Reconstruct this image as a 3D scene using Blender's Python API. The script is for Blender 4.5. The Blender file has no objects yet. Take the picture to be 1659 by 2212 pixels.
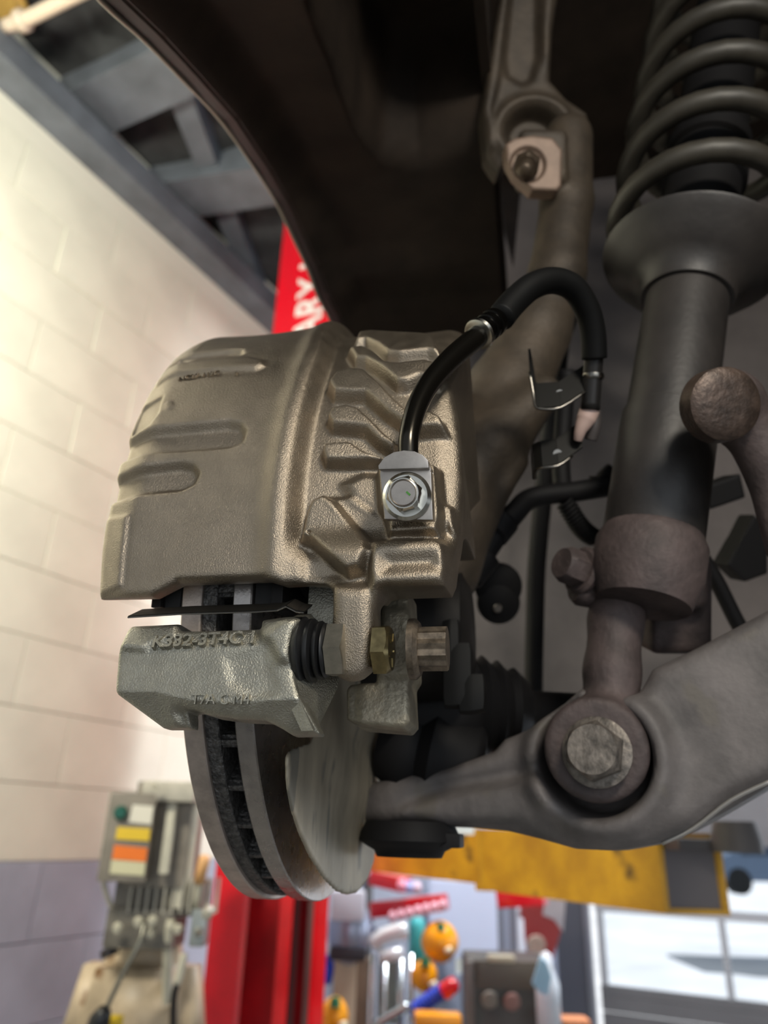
import bpy, bmesh, math, random
import numpy as np
from mathutils import Vector, Matrix
random.seed(7); np.random.seed(7)
PI = math.pi
SC = bpy.context.scene
COL = SC.collection

# ------------------------------------------------------------------ camera
FPX, CX, CY = 1600.0, 829.5, 1106.0
PITCH, ROLL = math.radians(23.6), math.radians(1.7)
CAM = np.array([0.0, 0.0, 1.6])
cf = np.array([0, math.cos(PITCH), math.sin(PITCH)])
cr0 = np.array([1.0, 0, 0]); cu0 = np.cross(cr0, cf)
cr = cr0*math.cos(ROLL) + cu0*math.sin(ROLL)
cu = -cr0*math.sin(ROLL) + cu0*math.cos(ROLL)
cam_d = bpy.data.cameras.new('camera'); cam = bpy.data.objects.new('camera', cam_d); COL.objects.link(cam)
cam.matrix_world = Matrix(((cr[0], cu[0], -cf[0], CAM[0]), (cr[1], cu[1], -cf[1], CAM[1]), (cr[2], cu[2], -cf[2], CAM[2]), (0, 0, 0, 1)))
cam_d.sensor_fit = 'HORIZONTAL'; cam_d.sensor_width = 36; cam_d.lens = FPX/1659*36
cam_d.shift_x = 0.0; cam_d.clip_start = 0.02; cam_d.clip_end = 200
cam_d.dof.use_dof = True; cam_d.dof.focus_distance = 0.345; cam_d.dof.aperture_fstop = 8.5
SC.camera = cam
SC.view_settings.view_transform = 'Standard'; SC.view_settings.look = 'None'
SC.view_settings.gamma = 1.0; SC.view_settings.exposure = 0.0
SC.view_settings.use_curve_mapping = False

# ------------------------------------------------------------------ world and lights
w = bpy.data.worlds.new('shop_daylight'); SC.world = w; w.use_nodes = True
bg = w.node_tree.nodes['Background']
bg.inputs[0].default_value = (0.86, 0.93, 1.0, 1); bg.inputs[1].default_value = 0.56

def area_light(name, loc, target, sx, sy, power, color):
    d = bpy.data.lights.new(name, 'AREA'); d.shape = 'RECTANGLE'; d.size = sx; d.size_y = sy
    d.energy = power; d.color = color
    o = bpy.data.objects.new(name, d); COL.objects.link(o); o.location = loc
    v = Vector(target) - Vector(loc); o.rotation_euler = v.to_track_quat('-Z', 'Y').to_euler()
    return o
# warm shop fixtures high on the left behind the photographer, cool daylight through the open bay door
area_light('shop_lamp_warm', (-1.14, 0.43, 3.0), (-1.43, 1.52, 2.6), 0.6, 0.2, 52, (1.0, 0.955, 0.80))
area_light('clutter_fill_light', (1.1, 3.1, 3.7), (1.1, 3.1, 0), 1.6, 0.3, 130, (0.95, 0.97, 1.0))  # unseen lamp added overhead to brighten the clutter near the door
sun_d = bpy.data.lights.new('sun', 'SUN'); sun_d.energy = 4.5; sun_d.angle = .01; sun_o = bpy.data.objects.new('sun', sun_d); COL.objects.link(sun_o)
sun_o.location = (3, 8, 12); sun_o.rotation_euler = Vector((-.5009, -.8655, -1.15)).to_track_quat('-Z', 'Y').to_euler()
area_light('caliper_highlight_light', tuple(np.array([-.0327, .5332, 1.7328])+np.array([.98, -.198, 0])*.42-np.array([.198, .98, 0])*.75+np.array([0, 0, .38])), (0.0, .4, 1.75), 0.17, 0.10, 4.6, (1.0, 0.93, 0.80))  # small lamp added for the caliper's ridge highlights, no strip fixture there
area_light('door_window_fill', (3.34, 3.38, 1.7), (0.0, 0.9, 1.7), 2.2, 1.3, 34, (0.80, 0.89, 1.0))  # added cool fill lamp before the door windows, for the lower wall
area_light('bay_door_daylight', (0.9, -2.6, 1.6), (0.0, 0.6, 1.7), 2.6, 2.2, 24, (0.86, 0.93, 1.0))

# ------------------------------------------------------------------ frames and tracing helpers
def proj(p):
    d = np.asarray(p, float) - CAM; zz = d @ cf
    return np.stack([CX + FPX*(d @ cr)/zz, CY - FPX*(d @ cu)/zz], -1)
def ray(x, y): return cf + cr*(x-CX)/FPX - cu*(y-CY)/FPX
def P(x, y, d): return CAM + ray(x, y)*d
UP = np.array([0, 0, 1.0])
HUB = np.array([-.0327, .5332, 1.7328]); YAW = -.1994
HN = np.array([math.cos(YAW), math.sin(YAW), 0]); HT = np.array([-math.sin(YAW), math.cos(YAW), 0])
def hp(s, t, z): return HUB + (HN*s + HT*t + UP*z)*0.001     # millimetres in the wheel's own frame
def toh(p):
    d = (np.asarray(p) - HUB)*1000; return np.array([d @ HN, d @ HT, d @ UP])
E1 = np.array([.5009, .8655, 0]); E1 /= np.linalg.norm(E1); E2 = np.array([E1[1], -E1[0], 0])
def rm(a, b, z): return E1*a + E2*b + UP*z                    # the room's frame: along the wall, across, up
def hit(x, y, O, N):
    d = ray(x, y); return CAM + d*(((O-CAM) @ N)/(d @ N))
def on_room(x, y, a=None, b=None, z=None):
    if a is not None: q = hit(x, y, E1*a, E1)
    elif b is not None: q = hit(x, y, E2*b, E2)
    else: q = hit(x, y, UP*z, UP)
    return q @ E1, q @ E2, q[2]

# ------------------------------------------------------------------ materials
def lin(c):
    return tuple(((v/255)/12.92 if v/255 <= .04045 else ((v/255+.055)/1.055)**2.4) for v in c) + (1,)
MATS = {}
def mat(name, col, rough=.5, metal=0.0, var=0.0, vscale=30, bump=0.0, bscale=300, col2=None, spots=0, spot_col=(0, 0, 0), emit=0, alpha=1, coat=0, aniso=0, stretch=None, rvar=0.0):
    if name in MATS: return MATS[name]
    m = bpy.data.materials.new(name); m.use_nodes = True; nt = m.node_tree; N = nt.nodes; L = nt.links
    b = N['Principled BSDF']
    b.inputs['Base Color'].default_value = lin(col); b.inputs['Roughness'].default_value = rough; b.inputs['Metallic'].default_value = metal
    b.inputs['Coat Weight'].default_value = coat
    tc = N.new('ShaderNodeTexCoord'); mp = N.new('ShaderNodeMapping'); L.new(tc.outputs['Object'], mp.inputs[0])
    if stretch: mp.inputs['Scale'].default_value = stretch
    last = None
    if var > 0 or col2:
        n = N.new('ShaderNodeTexNoise'); n.inputs['Scale'].default_value = vscale; n.inputs['Detail'].default_value = 6; n.inputs['Roughness'].default_value = .6
        L.new(mp.outputs[0], n.inputs['Vector'])
        r = N.new('ShaderNodeValToRGB'); r.color_ramp.elements[0].position = .35; r.color_ramp.elements[1].position = .68
        c2 = col2 if col2 else tuple(max(0, v*(1-var)) for v in col)
        r.color_ramp.elements[0].color = lin(c2); r.color_ramp.elements[1].color = lin(tuple(min(255, v*(1+var*.35)) for v in col))
        L.new(n.outputs['Fac'], r.inputs[0]); last = r.outputs[0]
    if spots:
        n = N.new('ShaderNodeTexNoise'); n.inputs['Scale'].default_value = spots; n.inputs['Detail'].default_value = 3
        L.new(mp.outputs[0], n.inputs['Vector'])
        r = N.new('ShaderNodeValToRGB'); r.color_ramp.elements[0].position = .60; r.color_ramp.elements[1].position = .66
        L.new(n.outputs['Fac'], r.inputs[0])
        mx = N.new('ShaderNodeMixRGB'); L.new(r.outputs[0], mx.inputs[0])
        if last: L.new(last, mx.inputs[1])
        else: mx.inputs[1].default_value = lin(col)
        mx.inputs[2].default_value = lin(spot_col); last = mx.outputs[0]
    if last: L.new(last, b.inputs['Base Color'])
    if rvar > 0:
        n = N.new('ShaderNodeTexNoise'); n.inputs['Scale'].default_value = vscale*1.7; n.inputs['Detail'].default_value = 5
        L.new(mp.outputs[0], n.inputs['Vector'])
        mr = N.new('ShaderNodeMapRange'); mr.inputs['From Min'].default_value = .3; mr.inputs['From Max'].default_value = .7
        mr.inputs['To Min'].default_value = rough-rvar; mr.inputs['To Max'].default_value = rough+rvar
        L.new(n.outputs['Fac'], mr.inputs['Value']); L.new(mr.outputs[0], b.inputs['Roughness'])
    if bump > 0:
        n = N.new('ShaderNodeTexNoise'); n.inputs['Scale'].default_value = bscale; n.inputs['Detail'].default_value = 4
        L.new(mp.outputs[0], n.inputs['Vector'])
        bp = N.new('ShaderNodeBump'); bp.inputs['Strength'].default_value = bump; bp.inputs['Distance'].default_value = .001
        L.new(n.outputs['Fac'], bp.inputs['Height']); L.new(bp.outputs[0], b.inputs['Normal'])
    if emit:
        b.inputs['Emission Color'].default_value = lin(col); b.inputs['Emission Strength'].default_value = emit
    MATS[name] = m; return m

# ------------------------------------------------------------------ objects
def thing(name, label, cat, loc, group=None):
    o = bpy.data.objects.new(name, None); COL.objects.link(o); o.location = tuple(loc); o.empty_display_size = .02
    o['label'] = label; o['category'] = cat
    if group: o['group'] = group
    return o
def tag(o, label, cat, group=None):
    o['label'] = label; o['category'] = cat
    if group: o['group'] = group
    return o
def worldloc(o):
    v = Vector((0, 0, 0))
    while o is not None: v = v + o.location; o = o.parent
    return v
def put(name, verts, faces, m, parent=None, smooth=False, label=None, kind=None, loc=None):
    verts = np.asarray(verts, float)
    pw = np.array(worldloc(parent)) if parent else np.zeros(3)
    if loc is None: loc = np.array([(verts[:, 0].min()+verts[:, 0].max())/2, (verts[:, 1].min()+verts[:, 1].max())/2, verts[:, 2].min()])
    loc = np.asarray(loc, float)
    me = bpy.data.meshes.new(name)
    if isinstance(faces, np.ndarray) and len(faces):
        c_ = verts.mean(0); a_, b_, d_ = verts[faces[:, 0]]-c_, verts[faces[:, 1]]-c_, verts[faces[:, 2]]-c_
        if np.einsum('ij,ij->i', a_, np.cross(b_, d_)).sum() < 0: faces = faces[:, ::-1].copy()
        k = faces.shape[1]; me.vertices.add(len(verts)); me.vertices.foreach_set('co', (verts-loc).astype(np.float32).ravel())
        me.loops.add(faces.size); me.loops.foreach_set('vertex_index', faces.astype(np.int32).ravel())
        me.polygons.add(len(faces)); me.polygons.foreach_set('loop_start', np.arange(0, faces.size, k, dtype=np.int32))
        me.update(calc_edges=True); me.validate()
    else:
        me.from_pydata([tuple(v) for v in (verts-loc)], [], [tuple(f) for f in faces])
    if smooth:
        me.polygons.foreach_set('use_smooth', [True]*len(me.polygons))
        if smooth != 'all':
            try: me.set_sharp_from_angle(angle=math.radians(smooth if smooth is not True else 40))
            except Exception: pass
    me.materials.append(m); me.update()
    o = bpy.data.objects.new(name, me); COL.objects.link(o)
    o.location = tuple(loc - pw)
    if parent: o.parent = parent
    if label: o['label'] = label
    if kind: o['kind'] = kind
    return o
def from_bm(name, bm, m, parent=None, smooth=False, label=None, kind=None):
    bmesh.ops.recalc_face_normals(bm, faces=bm.faces)
    bm.verts.index_update()
    v = [tuple(x.co) for x in bm.verts]; f = [[a.index for a in x.verts] for x in bm.faces]; bm.free()
    return put(name, v, f, m, parent, smooth, label, kind)
def nrm(v): v = np.asarray(v, float); return v/np.linalg.norm(v)
def perp(a):
    a = nrm(a); b = np.cross(a, UP)
    if np.linalg.norm(b) < 1e-3: b = np.cross(a, [1, 0, 0])
    b = nrm(b); return b, np.cross(a, b)
class MB:
    """collects simple shapes into one mesh"""
    def __init__(s): s.v = []; s.f = []
    def add(s, v, f):
        n = len(s.v); s.v += [tuple(x) for x in v]; s.f += [tuple(i+n for i in q) for q in f]; return s
    def box(s, c, X, Y, Z, dx, dy, dz, bev=0.0):
        bm = bmesh.new(); bmesh.ops.create_cube(bm, size=1)
        for v in bm.verts: v.co = Vector((v.co.x*dx, v.co.y*dy, v.co.z*dz))
        if bev > 0: bmesh.ops.bevel(bm, geom=bm.edges[:], offset=bev, segments=2, affect='EDGES', profile=.7)
        bm.verts.index_update()
        vs = [np.asarray(c)+np.asarray(X)*v.co.x+np.asarray(Y)*v.co.y+np.asarray(Z)*v.co.z for v in bm.verts]
        fs = [[q.index for q in f.verts] for f in bm.faces]; bm.free(); return s.add(vs, fs)
    def prism(s, pts, off, bev=0.0):
        """pts: planar ring of world points; off: extrusion vector"""
        bm = bmesh.new(); a = [bm.verts.new(tuple(p)) for p in pts]; off = np.asarray(off)
        b = [bm.verts.new(tuple(np.asarray(p)+off)) for p in pts]; n = len(a)
        bm.faces.new(a[::-1]); bm.faces.new(b)
        for i in range(n): bm.faces.new((a[i], a[(i+1) % n], b[(i+1) % n], b[i]))
        if bev > 0: bmesh.ops.bevel(bm, geom=bm.edges[:], offset=bev, segments=2, affect='EDGES', profile=.7, clamp_overlap=True)
        bmesh.ops.recalc_face_normals(bm, faces=bm.faces); bm.verts.index_update()
        vs = [tuple(v.co) for v in bm.verts]; fs = [[q.index for q in f.verts] for f in bm.faces]; bm.free(); return s.add(vs, fs)
    def lathe(s, O, A, prof, seg=32, X=None):
        """prof: (distance along axis A, radius)"""
        A = nrm(A)
        if X is None: X, Y = perp(A)
        else: X = nrm(X); Y = np.cross(A, X)
        O = np.asarray(O, float); vs = []; fs = []
        for h, r in prof:
            for i in range(seg):
                a = 2*PI*i/seg; vs.append(O+A*h+(X*math.cos(a)+Y*math.sin(a))*r)
        for j in range(len(prof)-1):
            for i in range(seg):
                k = (i+1) % seg; fs.append((j*seg+i, j*seg+k, (j+1)*seg+k, (j+1)*seg+i))
        if prof[0][1] > 1e-6: fs.append(tuple(range(seg))[::-1])
        if prof[-1][1] > 1e-6: fs.append(tuple((len(prof)-1)*seg+i for i in range(seg)))
        return s.add(vs, fs)
    def tube(s, pts, r, seg=16, sub=6, closed=False):
        pts = [np.asarray(p, float) for p in pts]; rr = r if hasattr(r, '__len__') else [r]*len(pts)
        Q = []; R = []
        if sub > 1:
            n = len(pts)
            for i in range(n-1):
                p0 = pts[max(i-1, 0)]; p1 = pts[i]; p2 = pts[i+1]; p3 = pts[min(i+2, n-1)]
                for k in range(sub):
                    t = k/sub
                    Q.append(.5*((2*p1)+(-p0+p2)*t+(2*p0-5*p1+4*p2-p3)*t*t+(-p0+3*p1-3*p2+p3)*t**3)); R.append(rr[i]*(1-t)+rr[i+1]*t)
            Q.append(pts[-1]); R.append(rr[-1])
        else: Q, R = pts, rr
        T = nrm(Q[1]-Q[0]); X, Y = perp(T); vs = []; fs = []
        for i, q in enumerate(Q):
            T = nrm(Q[min(i+1, len(Q)-1)]-Q[max(i-1, 0)])
            X = nrm(X - T*(X @ T)); Y = np.cross(T, X)
            for k in range(seg):
                a = 2*PI*k/seg; vs.append(q+(X*math.cos(a)+Y*math.sin(a))*R[i])
        for j in range(len(Q)-1):
            for i in range(seg):
                k = (i+1) % seg; fs.append((j*seg+i, j*seg+k, (j+1)*seg+k, (j+1)*seg+i))
        fs.append(tuple(range(seg))[::-1]); fs.append(tuple((len(Q)-1)*seg+i for i in range(seg)))
        return s.add(vs, fs)
    def hexhead(s, O, A, af, h, ang=0.0, washer=0, wh=0, cham=.12, X=None):
        A = nrm(A)
        if X is None: X, Y = perp(A)
        else: X = nrm(X - A*(X @ A)); Y = np.cross(A, X)
        O = np.asarray(O, float); R = af/math.sqrt(3)
        if washer: s.lathe(O, A, [(0, washer), (wh*.6, washer), (wh, washer*.86)], 40); O = O+A*wh*.9
        bm_v = []; 
        n = 48
        ring = []
        for lv, (hh, sc_) in enumerate(((0, 1), (h*(1-cham), 1), (h, .86))):
            for i in range(n):
                a = 2*PI*i/n; aa = (a % (PI/3)) - PI/6; rh = af/2/math.cos(aa)
                if lv == 1: rr = rh; dh = -h*cham*1.0*((rh-af/2)/(R-af/2)) if R > af/2 else 0
                elif lv == 2: rr = min(rh, af/2*.93); dh = 0
                else: rr = rh; dh = 0
                bm_v.append(O+A*(hh+dh)+(X*math.cos(a+ang)+Y*math.sin(a+ang))*rr)
        fs = [(j*n+i, j*n+(i+1) % n, (j+1)*n+(i+1) % n, (j+1)*n+i) for j in range(2) for i in range(n)]
        fs += [tuple(range(n))[::-1], tuple(2*n+i for i in range(n))]
        return s.add(bm_v, fs)
    def build(s, name, m, parent=None, smooth=False, label=None, kind=None):
        return put(name, s.v, s.f, m, parent, smooth, label, kind)

# ------------------------------------------------------------------ signed distance castings
def smax(a, b, k): 
    h = np.clip(.5+.5*(a-b)/k, 0, 1); return b*(1-h)+a*h + k*h*(1-h)
def smin(a, b, k): return -smax(-a, -b, k)
def poly_sdf(U, V, pts):
    """negative inside"""
    pts = np.asarray(pts, float); n = len(pts); d = np.full(U.shape, 1e18); inside = np.zeros(U.shape, bool)
    for i in range(n):
        ax, ay = pts[i]; bx, by = pts[(i+1) % n]; ex, ey = bx-ax, by-ay
        wx, wy = U-ax, V-ay; tt = np.clip((wx*ex+wy*ey)/(ex*ex+ey*ey+1e-12), 0, 1)
        d = np.minimum(d, (wx-ex*tt)**2+(wy-ey*tt)**2)
        c = ((ay > V) != (by > V)) & (U < ex*(V-ay)/(ey if abs(ey) > 1e-12 else 1e-12)+ax); inside ^= c
    d = np.sqrt(d); return np.where(inside, -d, d)
def line_dist(U, V, pts):
    d = np.full(U.shape, 1e18)
    for (ax, ay), (bx, by) in zip(pts[:-1], pts[1:]):
        ex, ey = bx-ax, by-ay; wx, wy = U-ax, V-ay; tt = np.clip((wx*ex+wy*ey)/(ex*ex+ey*ey+1e-12), 0, 1)
        d = np.minimum(d, (wx-ex*tt)**2+(wy-ey*tt)**2)
    return np.sqrt(d)
def sstep(x): x = np.clip(x, 0, 1); return x*x*(3-2*x)
def blur2(A, n):
    for _ in range(n):
        B = np.pad(A, 1, mode='edge'); A = (B[:-2, 1:-1]+B[2:, 1:-1]+B[1:-1, :-2]+B[1:-1, 2:]+B[1:-1, 1:-1]*2)/6
    return A
def surface_nets(F, x, y, z):
    """F sampled on the grid x*y*z, negative inside -> vertices (in grid coordinates) and quads"""
    F = F.astype(np.float32); F[0] = F[-1] = 1; F[:, 0] = F[:, -1] = 1; F[:, :, 0] = F[:, :, -1] = 1
    S = F < 0; nx, ny, nz = F.shape
    c = np.zeros((nx-1, ny-1, nz-1), np.uint8)
    for i in (0, 1):
        for j in (0, 1):
            for k in (0, 1): c += S[i:nx-1+i, j:ny-1+j, k:nz-1+k]
    act = np.argwhere((c > 0) & (c < 8)); del c
    I, J, K = act.T; idx = np.full((nx-1, ny-1, nz-1), -1, np.int32); idx[I, J, K] = np.arange(len(I), dtype=np.int32)
    V = {}
    for i in (0, 1):
        for j in (0, 1):
            for k in (0, 1): V[i, j, k] = F[I+i, J+j, K+k]
    acc = np.zeros((len(I), 3), np.float32); cnt = np.zeros(len(I), np.float32)
    for ax in range(3):
        for a in (0, 1):
            for b in (0, 1):
                p = [0, 0, 0]; o = [q for q in range(3) if q != ax]; p[o[0]] = a; p[o[1]] = b; q = list(p); q[ax] = 1
                f0 = V[tuple(p)]; f1 = V[tuple(q)]; m = (f0 < 0) != (f1 < 0)
                t = np.where(m, f0/(f0-f1+1e-12), 0); pos = np.zeros((len(I), 3), np.float32); pos[:, o[0]] = a; pos[:, o[1]] = b; pos[:, ax] = t
                acc += pos*m[:, None]; cnt += m
    acc /= cnt[:, None]
    G = acc + act
    ax_ = [np.asarray(q) for q in (x, y, z)]
    vs = np.stack([np.interp(G[:, q], np.arange(len(ax_[q])), ax_[q]) for q in range(3)], 1)
    faces = []
    for ax in range(3):
        a = [slice(None)]*3; b = [slice(None)]*3; a[ax] = slice(0, -1); b[ax] = slice(1, None)
        A = S[tuple(a)]; B = S[tuple(b)]; e = np.argwhere(A != B)
        o = [q for q in range(3) if q != ax]
        e = e[(e[:, o[0]] > 0) & (e[:, o[1]] > 0) & (e[:, o[0]] < F.shape[o[0]]-1) & (e[:, o[1]] < F.shape[o[1]]-1)]
        flip = A[tuple(e.T)]
        def cell(d0, d1):
            g = e.copy(); g[:, o[0]] += d0; g[:, o[1]] += d1; return idx[g[:, 0], g[:, 1], g[:, 2]]
        q = np.stack([cell(-1, -1), cell(0, -1), cell(0, 0), cell(-1, 0)], 1)
        if ax == 1: flip = ~flip
        q[~flip] = q[~flip][:, ::-1]; faces.append(q)
    faces = np.concatenate(faces); faces = faces[(faces >= 0).all(1)]
    return vs, faces
def capsule(Pn, a, b, ra, rb):
    a = np.asarray(a); b = np.asarray(b); e = b-a; w_ = Pn-a; t = np.clip((w_ @ e)/(e @ e), 0, 1)
    return np.linalg.norm(w_ - t[..., None]*e, axis=-1) - (ra*(1-t)+rb*t)
def ellip(Pn, c, X, Y, Z, rx, ry, rz):
    d = Pn-np.asarray(c); q = np.sqrt((d @ X/rx)**2+(d @ Y/ry)**2+(d @ Z/rz)**2); return (q-1)*min(rx, ry, rz)
def boxd(Pn, c, X, Y, Z, hx, hy, hz, r=0.0):
    d = Pn-np.asarray(c); q = np.stack([np.abs(d @ X)-hx+r, np.abs(d @ Y)-hy+r, np.abs(d @ Z)-hz+r], -1)
    return np.linalg.norm(np.maximum(q, 0), axis=-1)+np.minimum(q.max(-1), 0)-r
def cyl(Pn, a, b, r, rnd=0.0):
    a = np.asarray(a); b = np.asarray(b); A = nrm(b-a); h = np.linalg.norm(b-a)/2; c = (a+b)/2; d = Pn-c; ax = d @ A
    rad = np.linalg.norm(d-ax[..., None]*A, axis=-1); q0 = rad-r+rnd; q1 = np.abs(ax)-h+rnd
    return np.sqrt(np.maximum(q0, 0)**2+np.maximum(q1, 0)**2)+np.minimum(np.maximum(q0, q1), 0)-rnd
def field_cast(name, fn, lo, hi, step, m, parent=None, label=None):
    x, y, z = [np.arange(lo[i]-2*step, hi[i]+3*step, step) for i in range(3)]
    Pn = np.stack(np.meshgrid(x, y, z, indexing='ij'), -1)
    v, f = surface_nets(fn(Pn), x, y, z); return put(name, v, f, m, parent, 'all', label)
class Relief:
    """a casting lying in a plane: outline and pads traced on that plane, with real thickness"""
    def __init__(s, O, U, V, out, step=.0012, k=.004):
        s.O = np.asarray(O, float); s.U = nrm(U); s.V = nrm(np.asarray(V)-s.U*(np.asarray(V) @ s.U)); s.W = np.cross(s.U, s.V)
        if (CAM-s.O) @ s.W < 0: s.W = -s.W
        s.out = s.tr(out); lo = s.out.min(0)-3*step; hi = s.out.max(0)+3*step
        s.u = np.arange(lo[0], hi[0]+step, step); s.v = np.arange(lo[1], hi[1]+step, step); s.step = step; s.k = k
        s.UU, s.VV = np.meshgrid(s.u, s.v, indexing='ij'); s.o2 = poly_sdf(s.UU, s.VV, s.out); s.h = np.zeros_like(s.UU); s.g = None
    def uv(s, x, y): q = hit(x, y, s.O, s.W)-s.O; return (q @ s.U, q @ s.V)
    def tr(s, pts): return np.array([s.uv(*p) for p in pts])
    def wd(s, u, v, w_): return s.O+s.U*u+s.V*v+s.W*w_
    def bump(s, pts, amp, soft):
        d = poly_sdf(s.UU, s.VV, s.tr(pts)); s.h = s.h+amp*blur2(sstep(.5-d/soft), 4); return s
    def disc(s, x, y, rad, amp, soft):
        u, v = s.uv(x, y); d = np.hypot(s.UU-u, s.VV-v)-rad; s.h = s.h+amp*sstep(.5-d/soft); return s
    def hole(s, x, y, rad):
        u, v = s.uv(x, y); s.o2 = np.maximum(s.o2, rad-np.hypot(s.UU-u, s.VV-v)); return s
    def build(s, name, thick, m, parent=None, label=None, wstep=None):
        h = s.h; g = (np.zeros_like(h)-thick) if s.g is None else s.g; ws = wstep or s.step
        wv = np.arange(g.min()-3*ws, h.max()+4*ws, ws)
        F = smax(smax(wv[None, None, :]-h[:, :, None], s.o2[:, :, None], s.k), g[:, :, None]-wv[None, None, :], s.k*.5)
        v, f = surface_nets(F, s.u, s.v, wv)
        return put(name, s.O+v[:, :1]*s.U+v[:, 1:2]*s.V+v[:, 2:3]*s.W, f, m, parent, 'all', label)
def letters(name, text, c, X, Y, size, depth, m, parent=None, label=None, align='CENTER', bold=0.0):
    cu_ = bpy.data.curves.new(name, 'FONT'); cu_.body = text; cu_.size = size; cu_.extrude = depth; cu_.align_x = align; cu_.align_y = 'CENTER'; cu_.offset = bold
    cu_.resolution_u = 3
    t_ = bpy.data.objects.new(name+'_curve', cu_); COL.objects.link(t_); bpy.context.view_layer.update()
    me = bpy.data.meshes.new_from_object(t_.evaluated_get(bpy.context.evaluated_depsgraph_get())); me.name = name
    bpy.data.objects.remove(t_); me.materials.clear(); me.materials.append(m)
    o = bpy.data.objects.new(name, me); COL.objects.link(o); X = nrm(X); Y = nrm(np.asarray(Y)-X*(np.asarray(Y) @ X)); Z = np.cross(X, Y)
    pw = np.array(worldloc(parent)) if parent else np.zeros(3); c = np.asarray(c)-pw
    o.matrix_basis = Matrix(((X[0], Y[0], Z[0], c[0]), (X[1], Y[1], Z[1], c[1]), (X[2], Y[2], Z[2], c[2]), (0, 0, 0, 1)))
    if parent: o.parent = parent
    if label: o['label'] = label
    return o

# ================================================================== ROOM
M_bolt = mat('bright_zinc_bolt', (200, 198, 190), .22, 1.0)
WB = -2.0          # wall plane in the room frame
CEIL = 3.87
M_wall = mat('painted_block_cream', (232, 231, 214), .6, 0, .05, 3, .35, 90)
M_wall2 = mat('painted_block_blue_grey', (176, 182, 198), .6, 0, .08, 4, .35, 90)
M_mort = mat('painted_mortar', (230, 228, 212), .8)
M_mort2 = mat('painted_mortar_grey', (160,164,176), .8)
M_steel = mat('painted_roof_steel', (112, 118, 126), .5, .1, .15, 6)
M_insul = mat('dark_roof_insulation', (62, 63, 64), .9, 0, .45, 5, .8, 20)
M_floor = mat('shop_concrete', (120, 118, 114), .6, 0, .2, 2)
M_doorp = mat('grey_door_panel', (98, 98, 102), .55, 0, .05, 5)
M_glass = None
def slab(name, pts, off, m, parent=None, kind='structure', bev=0.0, label=None):
    o = MB().prism(pts, off, bev).build(name, m, parent, label=label)
    if parent is None and kind: o['kind'] = kind
    return o
slab('floor', [rm(-3, -2.3, 0), rm(4.85, -2.3, 0), rm(4.85, 5, 0), rm(-3, 5, 0)], -UP*.1, M_floor)
wall = slab('wall_left', [rm(-3, WB-.02, 0), rm(7.2, WB-.02, 0), rm(7.2, WB-.02, CEIL+.35), rm(-3, WB-.02, CEIL+.35)], -E2*.2, M_mort)
# concrete blocks, each its own piece
me_b = {}
def block_mesh(L_, m):
    if (L_, m.name) in me_b: return me_b[L_, m.name]
    b_ = MB().box((0, 0, 0), E1, E2, UP, L_, .06, .2015, .004); me = bpy.data.meshes.new('concrete_block')
    me.from_pydata(b_.v, [], b_.f); me.materials.append(m); me_b[L_, m.name] = me; return me
zc = 1.3035-.2032*3
row = 0
while zc < CEIL:
    L_ = .4050; a0 = 1.769 - (0.2032 if row % 2 else 0) - .4064*7
    for k in range(24):
        a = a0+.4064*k+.2032; c = rm(a, WB-.03, zc+.1016); pr = proj(c)
        if (c-CAM) @ cf < .2 or not (-260 < pr[0] < 1000 and -260 < pr[1] < 2400) : continue
        if zc+.2 > CEIL: continue
        low_row = zc < 1.45
        o = bpy.data.objects.new('concrete_block', block_mesh(L_, M_wall2 if low_row else M_wall)); COL.objects.link(o)
        o.parent = wall; o.location = tuple(c + E2*random.uniform(-.0015, .0015) - np.array(wall.location))
    zc += .2032; row += 1
# door wall at the far end, sectional door with windows
DA = 4.8
dw = slab('wall_back', [rm(DA, -2.2, 0), rm(DA, -1.53, 0), rm(DA, -1.53, CEIL+.3), rm(DA, -2.2, CEIL+.3)], E1*.15, mat('pale_partition', (176, 188, 214), .5))
slab('trim_1', [rm(DA-.02, -1.53, 0), rm(DA-.02, -1.365, 0), rm(DA-.02, -1.365, 3.4), rm(DA-.02, -1.53, 3.4)], E1*.12, mat('dark_door_jamb', (72, 74, 84), .5))
slab('trim_2', [rm(DA-.06, -1.35, 0), rm(DA-.06, -1.325, 0), rm(DA-.06, -1.325, 3.4), rm(DA-.06, -1.35, 3.4)], E1*.05, mat('galvanised_track', (150, 154, 166), .35, .8))
slab('wall_above_door', [rm(DA, -1.53, 2.6), rm(DA, 5, 2.6), rm(DA, 5, CEIL+.3), rm(DA, -1.53, CEIL+.3)], E1*.15, M_doorp)
door = bpy.data.objects.new('door_1', None); COL.objects.link(door); door.location = tuple(rm(DA, 0, 0)); door['kind'] = 'structure'
win = []
zr = [(0.06, .42), (.43, .78)]
def drect(b0, b1, z0, z1_, name, m, th=.045, a=DA): return slab(name, [rm(a, b0, z0), rm(a, b1, z0), rm(a, b1, z1_), rm(a, b0, z1_)], E1*th, m, door)
drect(-1.30, 4.5, 0.05, .50, 'door_panel', M_doorp); drect(-1.30, 4.5, .51, .745, 'door_panel', M_doorp); drect(-1.30, 4.5, .755, .83, 'door_panel', M_doorp)
zw0, zw1 = .875, 1.235
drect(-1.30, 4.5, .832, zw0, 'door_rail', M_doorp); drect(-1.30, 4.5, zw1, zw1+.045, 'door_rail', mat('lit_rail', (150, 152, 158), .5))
bb = -1.265
M_pane = mat('window_glass', (235, 240, 245), .05); nt = M_pane.node_tree; pb = nt.nodes['Principled BSDF']; pb.inputs['Transmission Weight'].default_value = 1; pb.inputs['IOR'].default_value = 1.02
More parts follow.
